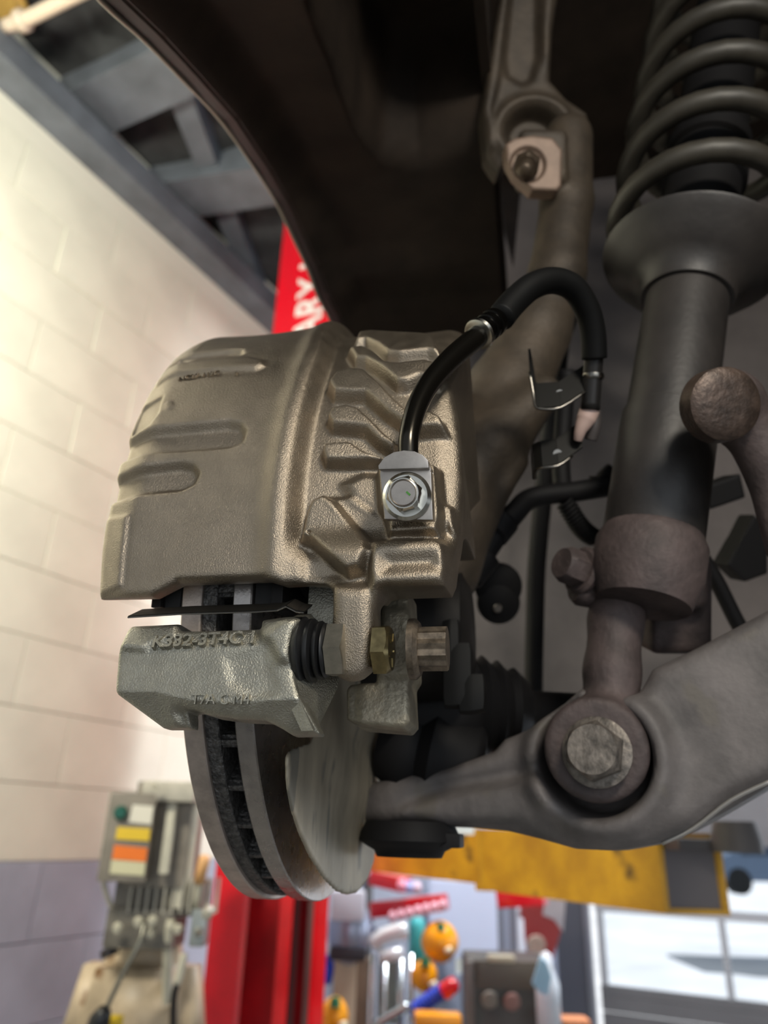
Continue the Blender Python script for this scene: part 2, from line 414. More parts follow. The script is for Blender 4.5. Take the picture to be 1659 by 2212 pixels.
while bb < 4.4:
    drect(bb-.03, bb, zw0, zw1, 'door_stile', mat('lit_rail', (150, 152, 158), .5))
    drect(bb, bb+.62, zw0, zw1, 'door_pane', M_pane, .006, DA+.02)
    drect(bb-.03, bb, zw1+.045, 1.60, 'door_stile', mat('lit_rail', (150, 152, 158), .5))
    drect(bb, bb+.62, zw1+.045, 1.60, 'door_pane', M_pane, .006, DA+.02)
    bb += .65
drect(-1.30, 4.5, 1.60, 2.6, 'door_panel', M_doorp)
# outside: bright forecourt and a parked car
gr = slab('ground_outside', [rm(DA+.2, -14, -.05), rm(60, -30, -.05), rm(60, 40, -.05), rm(DA+.2, 14, -.05)], -UP*.1, mat('pale_forecourt', (225, 226, 228), .8, 0, .1, .6))
# ceiling: dark insulated deck, wall plate beam and two joists
ceil_ = slab('ceiling', [rm(-3, -2.3, CEIL+.38), rm(7.2, -2.3, CEIL+.38), rm(7.2, 5, CEIL+.38), rm(-3, 5, CEIL+.38)], UP*.1, M_insul)
wb = MB().prism([rm(-3, WB+.10, CEIL-.01), rm(7.2, WB+.10, CEIL-.01), rm(7.2, WB+.10, CEIL+.10), rm(-3, WB+.10, CEIL+.10)], -E2*.14, .004).build('trim_3', M_steel); wb['kind'] = 'structure'
def topoint(x, y, z): a, b, c = on_room(x, y, z=z); return rm(a, b, c)
def joist(p0, p1, wdt, hgt, name, m):
    a, b = topoint(*p0), topoint(*p1); d = nrm(b-a); n_ = np.cross(UP, d)
    a = a-d*.4; b = b+d*1.4
    o = MB().prism([a+n_*wdt/2, b+n_*wdt/2, b-n_*wdt/2, a-n_*wdt/2], UP*hgt, .003).build(name, m); o['kind'] = 'structure'
joist((215, 235, CEIL+.16), (385, 155, CEIL+.16), .20, .2, 'trim_4', M_steel)
joist((470, 420, CEIL+.16), (600, 400, CEIL+.16), .20, .2, 'trim_5', M_steel)
joist((560, 650, CEIL+.2), (400, 240, CEIL+.2), .09, .12, 'trim_6', M_steel)
random.seed(3)
for k, (x, y, s_) in enumerate([(230, 100, .5), (330, 330, .5), (430, 460, .55), (520, 560, .5), (330, 60, .5), (560, 480, .5)]):
    c = topoint(x, y, CEIL+.36)
    bm = bmesh.new(); bmesh.ops.create_icosphere(bm, subdivisions=4, radius=1)
    for v in bm.verts:
        p = v.co.copy(); nn = .22*math.sin(p.x*7+k)*math.cos(p.y*6+k*2)+.12*math.sin(p.y*15+p.x*9)
        v.co = Vector((p.x*s_*(1+nn*.2), p.y*s_*(1+nn*.2), p.z*(.10+.08*nn)+.06*nn))+Vector(tuple(c))
    from_bm('insulation_batt', bm, M_insul, ceil_, 'all')
cp = thing('conduit', 'cream pipe crossing under the roof in the top left corner', 'pipe', topoint(100, 22, CEIL+.1))
MB().tube([topoint(10, 58, CEIL+.1), topoint(60, 40, CEIL+.1), topoint(120, 10, CEIL+.1), topoint(200, -30, CEIL+.1)], .022, 16, 3).build('pipe_run', mat('cream_pipe', (226, 208, 186), .4), cp, 'all')
MB().tube([topoint(40, 48, CEIL+.1), topoint(56, 42, CEIL+.1)], .034, 16, 2).build('pipe_coupling', mat('cream_pipe', (226, 208, 186), .4), cp, 'all')
gb = from_bm('ceiling_bracket', (lambda bm: (bmesh.ops.create_cube(bm, size=1), [setattr(v, 'co', Vector((v.co.x*.12, v.co.y*.12, v.co.z*.06))+Vector(tuple(topoint(18, 8, CEIL+.2)))) for v in bm.verts], bmesh.ops.bevel(bm, geom=bm.edges[:], offset=.02, segments=3, affect='EDGES'), bm)[-1])(bmesh.new()), mat('ochre_bracket', (196, 160, 84), .5), None, True)
tag(gb, 'ochre yellow lump above the cream pipe in the top left corner', 'bracket')

# ================================================================== LIFT COLUMN
M_red = mat('lift_red_paint', (230, 12, 30), .34, 0, .12, 4, coat=.3)
M_redd = mat('lift_red_recess_shade', (190, 14, 26), .5, 0, .2, 5)  # darker red copy: shade of the recessed plates put into the colour
M_grey = mat('column_steel_strip', (140, 124, 122), .4, .5)
colm = thing('lift_column', 'tall red two-post lift column with white lettering, left of the brake disc', 'lift column', [*P(570, 1800, 2.2)[:2], 0])
def hz(x, dep):       # point below/above image point x at horizon height, at depth
    p = P(x, 1812, dep); return np.array([p[0], p[1], 0.0])
def xh(x22): return x22+(938-x22)*(400/4766)
def post(plan, m, name, z0=0.0, z1_=2.53, label=None):
    MB().prism([np.array([q[0], q[1], z0]) for q in [hz(xh(x), d) for x, d in plan]], UP*(z1_-z0), .004).build(name, m, colm, label=label)
post([(430, 2.20), (506, 2.13), (506, 2.19), (436, 2.26)], M_red, 'front_flange')
post([(503, 2.13), (515, 2.12), (515, 2.40), (503, 2.40)], mat('lift_red_edge_highlight', (226, 60, 70), .25, 0, coat=.5), 'flange_edge')  # paler red paints the highlight along the rounded flange edge
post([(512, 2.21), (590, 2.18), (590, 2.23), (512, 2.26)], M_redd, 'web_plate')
post([(586, 2.13), (617, 2.11), (619, 2.40), (588, 2.40)], M_red, 'inner_flange')
post([(618, 2.19), (632, 2.18), (632, 2.22), (618, 2.23)], M_grey, 'guide_strip')
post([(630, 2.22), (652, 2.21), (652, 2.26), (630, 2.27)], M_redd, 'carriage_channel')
post([(651, 2.18), (665, 2.17), (665, 2.21), (651, 2.22)], M_grey, 'guide_strip')
post([(664, 2.15), (697, 2.13), (697, 2.42), (664, 2.42)], M_red, 'rear_flange')
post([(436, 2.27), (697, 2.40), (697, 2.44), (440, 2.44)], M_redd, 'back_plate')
# upper sleeve of the column with the maker's lettering
def wp(x, y, dep): return P(x, y, dep)
pa = hz(xh(430), 2.19); pb_ = hz(xh(697), 2.085); fdir = nrm(pb_-pa); fnn = np.cross(fdir, UP); fnn = fnn if (CAM-pa) @ fnn > 0 else -fnn
zt = 2.55; aw = nrm((pa-CAM)*[1, 1, 0]); aw = nrm(aw+np.array([aw[1], -aw[0], 0])*.35)
sleeve_o = MB().prism([np.array([*(pa)[:2], zt]), np.array([*(pb_)[:2], zt]), np.array([*(pb_+aw*.25)[:2], zt]), np.array([*(pa+aw*.25)[:2], zt])], UP*1.45, .006).build('upper_sleeve', mat('lift_red_sleeve', (226, 6, 34), .4, 0, coat=.2), colm)
lc = hit(672, 662, pa, fnn)
letters('sleeve_lettering', 'ROTARY LIFT', lc+fnn*.003, UP, -fdir, .160, .002, mat('white_letter_paint', (244, 240, 236), .5), sleeve_o, 'white upright lettering', align='CENTER', bold=.003)

# ================================================================== POWER UNIT on the column
M_box = mat('grey_control_box', (132, 124, 112), .5, 0, .12, 20)
M_motor = mat('grey_motor_paint', (182, 176, 162), .45, .1, .12, 20)
M_cream = mat('cream_motor_cover', (206, 200, 180), .4, 0, .08, 10)
M_tank = mat('translucent_oil_tank', (196, 176, 148), .45, 0, .2, 7, spots=9, spot_col=(120, 88, 56))
pu = thing('hydraulic_power_unit', 'grey hydraulic power unit with stickered control box above a beige oil tank', 'power unit', P(330, 2040, 1.72))
XX = nrm(cr*[1, 1, 0]+np.array([0, -.0, 0])); YY = np.cross(UP, XX)
def cb(x, y, d, w_, dp, h, name, m, bev=.004, par=None, label=None, ax=None):
    X = XX if ax is None else ax; Yv = np.cross(UP, X); return MB().box(P(x, y, d), X, Yv, UP, w_, dp, h, bev).build(name, m, par or pu, 30, label=label)
XB = nrm(XX*.97-YY*(-.24))
XB = nrm(XX+YY*.15)
ctrl = cb(283, 1806, 1.72, .105, .10, .185, 'control_box', M_box, .006, ax=XB)
cb(362, 1800, 1.80, .14, .14, .23, 'motor_shroud', M_box, .01)
cb(378, 1712, 1.78, .125, .13, .045, 'shroud_cap', M_motor, .01)
MB().lathe(P(336, 1697, 1.70), -cf, [(0, .009), (.004, .008)], 20).build('cap_bolt', M_cream, pu, 40)
f0 = P(283, 1806, 1.72); XBn = np.cross(UP, XB); XBn = XBn if (CAM-f0) @ XBn > 0 else -XBn; FB = f0+XBn*.0515
def decal(pts, name, m, label=None, th=.0015):
    q = [hit(x, y, FB, XBn) for x, y in pts]; MB().prism(q, XBn*th).build(name, m, ctrl, label=label)
decal([(287, 1738), (332, 1742), (327, 1781), (278, 1776)], 'white_sticker', mat('white_sticker', (222, 216, 200), .5), 'pale sticker')
decal([(254, 1786), (325, 1790), (322, 1817), (249, 1813)], 'yellow_sticker', mat('yellow_sticker', (224, 188, 44), .5), 'yellow warning sticker')
decal([(247, 1825), (319, 1832), (315, 1862), (242, 1856)], 'orange_sticker', mat('orange_sticker', (236, 118, 30), .5), 'orange warning sticker')
decal([(241, 1857), (315, 1863), (311, 1892), (237, 1887)], 'cream_sticker', mat('cream_sticker', (206, 200, 164), .5), 'cream lower half of the warning sticker')
gc_ = hit(261, 1756, FB, XBn); MB().lathe(gc_, XBn, [(0, .016), (.006, .015), (.012, .011)], 24).build('push_button', mat('green_button', (16, 84, 70), .35), ctrl, 40, label='green push button')
MB().lathe(P(386, 1960, 1.70), UP, [(0, .022), (.24, .022), (.26, .018), (.262, 0.0)], 24).build('cream_cylinder', M_cream, pu, 60, label='cream vertical cylinder cover')
cb(364, 1810, 1.71, .02, .02, .15, 'side_panel', M_cream, .004)
MB().tube([P(422, 1960, 1.68), P(432, 1905, 1.68), P(437, 1880, 1.68)], .009, 14, 2).build('brass_fitting', M_cream, pu, 'all')
MB().tube([P(430, 1905, 1.675), P(443, 1852, 1.675)], .0125, 14, 2).build('orange_grip', mat('faded_orange_grip', (222, 168, 110), .5), pu, 'all', label='faded orange grip')
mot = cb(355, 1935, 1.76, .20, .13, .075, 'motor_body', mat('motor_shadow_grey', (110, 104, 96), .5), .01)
for i in range(11):
    cb(284+i*18.5, 1934, 1.695, .0055, .02, .072, 'cooling_fin', M_motor, .001, par=mot)
vb = cb(318, 2000, 1.72, .155, .13, .080, 'valve_block', mat('valve_block_grey', (120, 114, 104), .45, .4, .2, 30), .008)
for x, y in ((255, 2003), (300, 1990), (325, 2014), (330, 1988), (385, 2006)):
    MB().hexhead(P(x, y, 1.64), -cf, .016, .008, washer=.011, wh=.003).build('block_bolt', M_cream, vb, 35)
cb(432, 2002, 1.66, .035, .05, .075, 'relief_valve', mat('valve_alloy', (160, 164, 160), .35, .7), .008)
MB().hexhead(P(430, 2012, 1.63), -cf, .014, .01, washer=.010, wh=.003).build('valve_plug', M_bolt, pu, 35)
MB().lathe(P(452, 1966, 1.66), -cf, [(0, .012), (.02, .012), (.024, .008)], 20).build('valve_knob', M_motor, pu, 40)
MB().tube([P(222, 1892, 1.70), P(228, 1925, 1.70), P(242, 1962, 1.70), P(252, 1975, 1.70)], .006, 12, 4).build('flexible_conduit', M_motor, pu, 'all')
# oil tank with rounded shoulders
bm = bmesh.new(); bmesh.ops.create_cube(bm, size=1)
tc_ = P(298, 2175, 1.72)
for v in bm.verts:
    k = .74 if v.co.z > 0 else 1.0
    p = tc_+XX*v.co.x*.335*k+YY*v.co.y*.2*k+UP*(v.co.z*.26); v.co = Vector(tuple(p))
bmesh.ops.bevel(bm, geom=bm.edges[:], offset=.045, segments=6, affect='EDGES')
from_bm('oil_tank', bm, M_tank, pu, 'all', label='beige stained plastic oil tank')
MB().lathe(P(238, 2066, 1.69), nrm(UP-XX*.4), [(0, .020), (.016, .020), (.02, .012)], 24).build('filler_cap', mat('black_filler_cap', (36, 32, 32), .5), pu, 40, label='black filler cap')
MB().tube([P(312, 1992, 1.63), P(302, 2035, 1.60), P(262, 2110, 1.57), P(228, 2182, 1.55)], .0052, 12, 4).build('release_lever', mat('lever_steel', (130, 128, 118), .35, .8), pu, 'all', label='bent steel release lever')
MB().lathe(P(230, 2176, 1.55), nrm(P(205, 2225, 1.54)-P(230, 2176, 1.55)), [(0, .009), (.008, .016), (.026, .022), (.045, .020), (.055, .010)], 24).build('lever_knob', mat('black_knob', (24, 24, 26), .35), pu, 'all', label='black lever knob')
cb(236, 2210, 1.575, .055, .01, .03, 'hazard_label', mat('yellow_sticker', (224, 188, 44), .5), .001, label='yellow label behind the lever knob')
MB().tube([P(398, 2060, 1.64), P(392, 2090, 1.63), P(383, 2125, 1.62)], .0085, 14, 3).build('hose_ferrule', M_cream, pu, 'all')
MB().tube([P(383, 2122, 1.62), P(375, 2160, 1.62), P(374, 2240, 1.64)], .0075, 14, 3).build('hydraulic_hose', mat('black_hydraulic_hose', (28, 26, 26), .45), pu, 'all')
MB().tube([P(370, 1990, 1.66), P(362, 2060, 1.66), P(360, 2240, 1.66)], .011, 14, 3).build('return_pipe', M_cream, pu, 'all')

# ================================================================== LIFT ARM
M_yel = mat('lift_yellow_paint', (206, 156, 30), .5, 0, .18, 8, .2, 60, col2=(176, 126, 24), spots=7, spot_col=(104, 78, 30))
arm = thing('lift_arm', 'yellow telescopic lift arm under the vehicle, open square end facing right', 'lift arm', P(1200, 1920, 1.7))
A1 = P(1497, 1886, 1.36); A2 = np.array(P(800, 1848, 2.45)); A2[2] = A1[2]+.0
ad = nrm(A2-A1); an = np.cross(ad, UP)
# end face square to the viewer's right
def tubebox(c0, c1, w_, h, th, name, m, parent, ex=None):
    d = nrm(c1-c0); n_ = np.cross(d, UP) if ex is None else ex; m_ = MB(); sides = []
    for (o1, o2, s1, s2) in ((n_, UP, w_, th), (n_, UP, w_, th), (UP, n_, h, th), (UP, n_, h, th)): pass
    def plate(nv, tv, half, wid):
        q = [c0+nv*half+tv*wid, c0+nv*half-tv*wid, c1+nv*half-tv*wid, c1+nv*half+tv*wid]; m_.prism(q, -nv*th)
    plate(UP, n_, h/2, w_/2); plate(-UP, n_, h/2, w_/2); plate(n_, UP, w_/2, h/2-th); plate(-n_, UP, w_/2, h/2-th)
    m_.build(name, m, parent)
ex = nrm(XX*1.0+YY*.02); ex = ex-ad*(0)
B1 = A1+ad*1.02
tubebox(A1, A1+ad*.60, .118, .135, .009, 'outer_tube', M_yel, arm, ex)
MB().prism([A1+ad*.008-ex*.051+UP*.059, A1+ad*.008+ex*.051+UP*.059, A1+ad*.008+ex*.051-UP*.059, A1+ad*.008-ex*.051-UP*.059], ad*.01).build('tube_baffle', mat('arm_inner_grey', (104, 98, 100), .6), arm)
tubebox(A1+ad*.4, A2, .10, .112, .01, 'inner_tube', M_yel, arm, ex)
MB().prism([A1+ad*.585+ex*s_*.062+UP*z_*.070 for s_, z_ in ((-1, -1), (1, -1), (1, 1), (-1, 1))], ad*.022).build('tube_collar', M_yel, arm)
cb(1512, 1825, 1.36, .12, .12, .02, 'arm_pad', mat('arm_pad_dark', (70, 66, 66), .6), .004, par=arm)
MB().lathe(P(1590, 1815, 1.30), -UP, [(-.03, .035), (.0, .042), (.02, .042)], 28).build('lift_pad', mat('arm_pad_dark', (70, 66, 66), .6), arm, 40, label='dark rubber lift pad')

# ================================================================== CLUTTER behind, on benches and carts
def b1(x, y, d, w_, dp, h, name, m, bev, label, cat, sm=30):
    o = MB().box(P(x, y, d), XX, YY, UP, w_, dp, h, bev).build(name, m, None, sm); return tag(o, label, cat)
M_cab = mat('brown_cabinet', (120, 98, 80), .6, 0, .1, 10); M_cab2 = mat('beige_cabinet', (190, 170, 146), .6)
cabt = thing('storage_cabinet', 'tall brown and beige cabinet just right of the red column', 'cabinet', [*P(760, 2140, 3.3)[:2], 0])
def full(x, y, d, w_, dp, top, name, m, par, bev=.005):
    c = P(x, y, d); MB().box([c[0], c[1], top/2], XX, YY, UP, w_, dp, top, bev).build(name, m, par, 30)
ztop = P(760, 2075, 3.0)[2]
full(745, 2140, 3.00, .09, .12, ztop, 'beige_door', M_cab2, cabt); full(782, 2140, 3.02, .07, .12, ztop, 'brown_side', M_cab, cabt)
mc = thing('bench_machine', 'rounded silver and dark machine housing on top of the brown cabinet', 'machine', P(755, 2075, 3.3))
bm = bmesh.new(); bmesh.ops.create_uvsphere(bm, u_segments=32, v_segments=20, radius=1)
for v in bm.verts: v.co = Vector(tuple(P(755, 2010, 3.0)+XX*v.co.x*.09+YY*v.co.y*.07+UP*(v.co.z*.12)))
from_bm('housing_shell', bm, mat('silver_grey_shell', (150, 158, 178), .3, .5), mc, 'all')
cb(752, 1955, 3.0, .14, .09, .11, 'top_cover', mat('pale_cover', (210, 214, 226), .4), .02, par=mc)
cb(752, 2058, 2.95, .15, .10, .05, 'dark_base', mat('dark_base', (44, 42, 50), .5), .02, par=mc)
pl = thing('black_stand', 'thin black pole standing right of the disc bottom', 'stand', [*P(798, 1950, 3.5)[:2], 0])
MB().tube([np.array([*P(798, 1950, 3.5)[:2], .0]), P(798, 1900, 3.5)+UP*.02], .018, 12, 1).build('pole', mat('black_pole', (30, 28, 32), .5), pl, 'all')
for x, y, c in ((778, 1990, (150, 150, 190)), (800, 1992, (90, 95, 140)), (808, 2010, (90, 95, 150))):
    MB().lathe(P(x, y, 3.21), -cf, [(0, .014), (.008, .012)], 16).build('knob', mat('bluish_knob_%d' % x, c, .2, .8), pl, 40)
def rack(label, x0, y0, x1, y1, d, h, m, name, cat):
    a, b_ = P(x0, y0, d), P(x1, y1, d*.98); dd = b_-a; L = np.linalg.norm(dd); X = dd/L; Z = nrm(UP-X*(UP @ X)); Y = np.cross(Z, X)
    o = MB().box((a+b_)/2, X, Y, Z, L, .12, h, .012).build(name, m, None, 30); return tag(o, label, cat)
M_r1 = mat('glossy_red', (214, 16, 34), .3, 0, coat=.4); M_pk = mat('washed_pink_white', (232, 176, 190), .35)
rack('red storage bin on the far shelf, upper of the two, just under the yellow arm', 808, 1895, 880, 1912, 3.3, .06, M_r1, 'storage_bin', 'bin')
rack('long red storage bin on the far shelf, lower and wider of the two', 806, 1965, 965, 1948, 3.3, .065, M_r1, 'storage_bin', 'bin')
for i, (x, y) in enumerate(((868, 1908), (884, 1912), (900, 1913))):
    o = MB().lathe(P(x, y, 3.15), -cf, [(0, .02), (.03, .02), (.04, .012)], 20).build('bottle_cap', mat('cap_%d' % i, [(238, 150, 172), (160, 170, 220), (216, 190, 206)][i], .25), None, 40)
    tag(o, ['pink round cap on the far shelf under the yellow arm', 'pale blue round cap beside the pink one on the far shelf', 'pale mauve cap, right of the blue one on the far shelf'][i], 'cap')
for i in range(7):
    o = MB().lathe(P(848+i*18, 1975-i*4, 3.1), -cf, [(0, .017), (.03, .017), (.036, .01)], 18).build('bottle_cap', M_pk, None, 40)
    tag(o, 'pale pink cap on the lower red bin, %s of seven from the left' % ('first', 'second', 'third', 'fourth', 'fifth', 'sixth', 'last')[i], 'cap', 'pale caps along the lower red bin')
pn = thing('white_panel', 'pale blue-white sheet panel hanging behind the shelf', 'panel', P(1010, 2050, 3.9))
MB().box(P(1000, 1985, 3.9), XX, YY, UP, .36, .03, .36, .01).build('panel_sheet', mat('pale_blue_panel', (206, 216, 240), .5), pn)
ct = thing('chrome_cart', 'chrome tubular cart frame with pale top, between cabinet and orange balls', 'cart', [*P(845, 2200, 2.9)[:2], 0])
M_chr = mat('chrome_tube', (200, 210, 214), .2, 1)
for x, d in ((805, 2.9), (832, 3.0), (866, 2.9), (888, 3.0)):
    c = P(x, 2060, d); MB().tube([[c[0], c[1], 0.1], c], .012, 12, 1).build('cart_leg', M_chr, ct, 'all')
MB().tube([P(808, 2040, 2.9), P(830, 2022, 2.9), P(880, 2008, 2.9)], .03, 14, 3).build('cart_handle', mat('pale_cart_top', (226, 228, 232), .3, .3), ct, 'all')
MB().tube([P(822, 2070, 2.85), P(870, 2056, 2.85)], .022, 14, 1).build('cart_rail', mat('pale_cart_top', (226, 228, 232), .3, .3), ct, 'all')
MB().tube([P(810, 2212, 2.8), P(850, 2190, 2.8), P(882, 2172, 2.8)], .016, 14, 3).build('cart_rail', M_chr, ct, 'all')
cb(842, 2130, 3.05, .10, .1, .25, 'cart_body', mat('grey_green_cart', (120, 124, 116), .5), .01, par=ct)
te = MB().lathe(P(900, 2096, 3.1), UP, [(0, .024), (.02, .036), (.16, .034), (.19, .03), (.20, .0)], 24).build('teal_bottle', mat('teal_plastic', (70, 184, 190), .4), None, 'all'); tag(te, 'tall teal plastic bottle beside the chrome cart', 'bottle')
def ball(x, y, d, r, label, sq=1.0):
    o = thing('orange_dispenser', label, 'dispenser', P(x, y, d)-UP*r)
    bm = bmesh.new(); bmesh.ops.create_uvsphere(bm, u_segments=28, v_segments=18, radius=1)
    for v in bm.verts:
        g = 1+.05*math.cos(math.atan2(v.co.y, v.co.x)*10)*(1-abs(v.co.z))
        v.co = Vector(tuple(P(x, y, d)+XX*v.co.x*r*g+YY*v.co.y*r*g+UP*v.co.z*r*sq))
    from_bm('round_body', bm, mat('orange_yellow_plastic', (250, 164, 10), .3), o, 'all')
    MB().tube([P(x+12, y+22, d-.08), P(x+26, y+16, d-.08)], .012, 12, 1).build('pale_tab', mat('cream_tab', (240, 226, 190), .4), o, 'all')
    MB().lathe(P(x+2, y-28, d-.02), UP, [(-.01, .02), (.02, .016)], 16).build('green_cap', mat('green_cap', (40, 110, 70), .4), o, 40)
ball(950, 2034, 3.05, .074, 'large orange-yellow round container, highest of the three', 1.05)
ball(917, 2108, 2.95, .052, 'smaller orange-yellow round container below the teal bottle', 1.1)
ball(722, 2196, 2.72, .05, 'orange-yellow round container at the bottom edge, right of the red column', 1.3)
coil = MB()
c0, c1 = P(893, 2184, 2.8), P(962, 2136, 2.8); dd = nrm(c1-c0); X, Y = perp(dd); L = np.linalg.norm(c1-c0)
coil.tube([c0+dd*L*t/90+(X*math.cos(t*.7)+Y*math.sin(t*.7))*.022 for t in range(91)], .007, 8, 1)
o = coil.build('air_hose_coil', mat('blue_hose', (40, 76, 214), .35), None, 'all'); tag(o, 'blue spiral air hose between orange containers and dark machine', 'hose')
o = MB().lathe(P(958, 2142, 2.78), nrm(c1-c0), [(0, .03), (.05, .028), (.06, .018)], 20).build('hose_end', mat('glossy_red', (214, 16, 34), .3), None, 40); tag(o, 'red round fitting at the top of the blue spiral hose', 'fitting')
o = MB().box(P(945, 2204, 2.7), XX, YY, UP, .17, .1, .05, .015).build('yellow_case', mat('orange_yellow_plastic', (250, 164, 10), .3), None, 30); tag(o, 'yellow case at the bottom edge under the blue hose', 'case')
o = MB().tube([P(700, 2070, 3.0), P(712, 2085, 3.0), P(706, 2120, 3.0)], .02, 12, 3).build('blue_cloth', mat('blue_hose', (40, 76, 214), .35), None, 'all'); tag(o, 'blue rag hanging beside the red column', 'rag')
mch = thing('dark_machine', 'dark grey shop machine with two round gauges and pale top handle', 'machine', [*P(1095, 2200, 2.9)[:2], 0])
M_dm = mat('dark_grey_machine', (74, 70, 66), .5, 0, .1, 10)
zt_ = P(1095, 2068, 2.9)[2]; full(1095, 2140, 2.9, .33, .3, zt_, 'cabinet', M_dm, mch, .02)
cb(1095, 2105, 2.75, .22, .02, .09, 'control_panel', mat('panel_grey', (92, 86, 76), .5), .004, par=mch)
cb(1082, 2070, 2.78, .10, .05, .022, 'top_handle', mat('cream_handle', (180, 172, 150), .4), .008, par=mch)
MB().lathe(P(1057, 2158, 2.72), -cf, [(0, .03), (.01, .03), (.012, .026)], 24).build('gauge', mat('grey_gauge', (140, 134, 124), .4), mch, 40)
MB().lathe(P(1105, 2162, 2.72), -cf, [(0, .03), (.01, .03), (.012, .026)], 24).build('gauge', mat('pink_gauge', (160, 124, 116), .4), mch, 40, label='pinkish gauge')
for x in (1014, 1175): cb(x, 2150, 2.74, .03, .03, .22, 'corner_post', mat('post_grey', (110, 102, 96), .4), .004, par=mch)
bt = thing('spray_bottle', 'white bottle with a pale blue cloth over it, right of the dark machine', 'bottle', P(1190, 2215, 2.55))
MB().lathe(P(1188, 2235, 2.55), UP, [(0, .042), (.15, .042), (.20, .022), (.24, .018), (.25, 0.0)], 24).build('bottle_body', mat('white_bottle', (222, 228, 236), .4), bt, 'all')
MB().prism([P(1168, 2068, 2.49), P(1182, 2080, 2.49), P(1192, 2110, 2.49), P(1184, 2150, 2.49), P(1168, 2146, 2.49), P(1150, 2126, 2.49)], cf*.01, .002).build('blue_cloth', mat('pale_blue_cloth', (170, 214, 240), .7), bt, label='pale blue cloth')
ps = thing('wall_poster', 'red and white hanging poster with a pale ring, left of the dark jamb', 'poster', P(1170, 2080, 3.8))
MB().prism([P(1120, 1935, 3.8), P(1222, 1932, 3.8), P(1212, 2010, 3.8), P(1190, 2085, 3.8), P(1140, 2060, 3.8), P(1128, 2000, 3.8)], cf*.01).build('poster_sheet', mat('faded_red_poster', (196, 84, 84), .6), ps)
MB().prism([P(1180, 1930, 3.78), P(1222, 1930, 3.78), P(1216, 2012, 3.78), P(1196, 1985, 3.78), P(1172, 1975, 3.78)], -cf*.006).build('white_corner', mat('white_poster', (222, 216, 222), .6), ps)
MB().lathe(P(1158, 2040, 3.76), -cf, [(0, .048), (.006, .048), (.007, .02), (.002, .018)], 28).build('pale_ring', mat('cream_ring', (226, 200, 184), .5), ps, 30)
rack('red tool tray under the yellow arm, right of the pale panel', 1078, 1938, 1178, 1932, 3.5, .09, M_r1, 'tool_tray', 'tray')
lv = thing('steel_locker', 'grey ribbed steel locker behind the dark machine', 'locker', [*P(1100, 2010, 3.9)[:2], 0])
zl = P(1100, 1950, 3.9)[2]
for i, x in enumerate(range(1064, 1130, 14)): full(x, 2010, 4.02, .030, .1, zl, 'locker_rib', mat('locker_%d' % (i % 2), [(150, 156, 172), (120, 122, 132)][i % 2], .4), lv)
full(1124, 2010, 3.8, .03, .05, zl-.02, 'white_post', mat('pale_cover', (210, 214, 226), .4), lv)
o = b1(1240, 2212, 2.6, .10, .1, .04, 'orange_tub', mat('orange_tub', (214, 140, 96), .5), .012, 'orange tub at the bottom edge below the jamb', 'tub')
# parked car outside
car = thing('parked_car', 'dark blue-grey car parked outside in the glare, at the right edge', 'car', [*P(1640, 1880, 12)[:2], 0])
cc = P(1640, 1868, 12.0)
MB().prism([cc+XX*u+UP*v for u, v in ((-.9, -.25), (1.6, -.25), (1.6, .1), (1.1, .12), (.8, .4), (-.1, .4), (-.45, .1), (-.9, .05))], YY*1.6, .03).build('car_body', mat('car_blue_grey', (104, 122, 146), .4), car)
for u in (-.35, 1.15): MB().lathe(cc+XX*u-UP*.25-YY*.02, YY, [(0, .12), (.02, .20), (.2, .20)], 24).build('car_wheel', mat('black_tyre', (30, 30, 30), .8), car, 40)
MB().prism([cc+XX*u+UP*v-YY*.01 for u, v in ((-.3, .13), (.75, .13), (.6, .34), (-.05, .34))], -YY*.01).build('car_window', mat('car_glass', (70, 80, 96), .1), car)
# ================================================================== BRAKE
M_alu = mat('cast_aluminium_coated', (152, 140, 124), .37, .94, .05, 60, .45, 1500, rvar=.04)
M_zinc = mat('zinc_plated_cast_iron', (164, 160, 147), .36, .85, .08, 90, .5, 1200, rvar=.10)
M_gold = mat('yellow_zinc_bolt', (150, 136, 98), .24, .95, .2, 200)
M_pin = mat('turned_steel', (186, 180, 166), .32, .95, .1, 200)
M_rubber = mat('black_rubber', (20, 20, 21), .42, 0)
M_rubber2 = mat('black_hose_rubber', (7, 7, 7), .6, 0)
M_disc = mat('machined_iron', (176, 170, 166), .30, .9, .10, 80, .15, 700, rvar=.08)
M_rim = mat('machined_iron_rim', (190, 176, 166), .42, .7, .15, 60, .2, 900)
M_cast = mat('raw_cast_iron', (96, 94, 92), .5, .7, .35, 300, 1.6, 480)
M_dark = mat('dark_steel', (34, 32, 31), .5, .3, .2, 60)
M_shield = mat('galvanised_shield', (160, 150, 132), .55, .45, .15, 40, .25, 200, col2=(138, 130, 114), spots=60, spot_col=(120, 116, 106), stretch=(1, 1, .3))
M_pad = mat('brake_pad_friction', (26, 25, 25), .8, 0, .2, 300)
M_spring = mat('stainless_clip', (120, 116, 110), .25, 1.0)

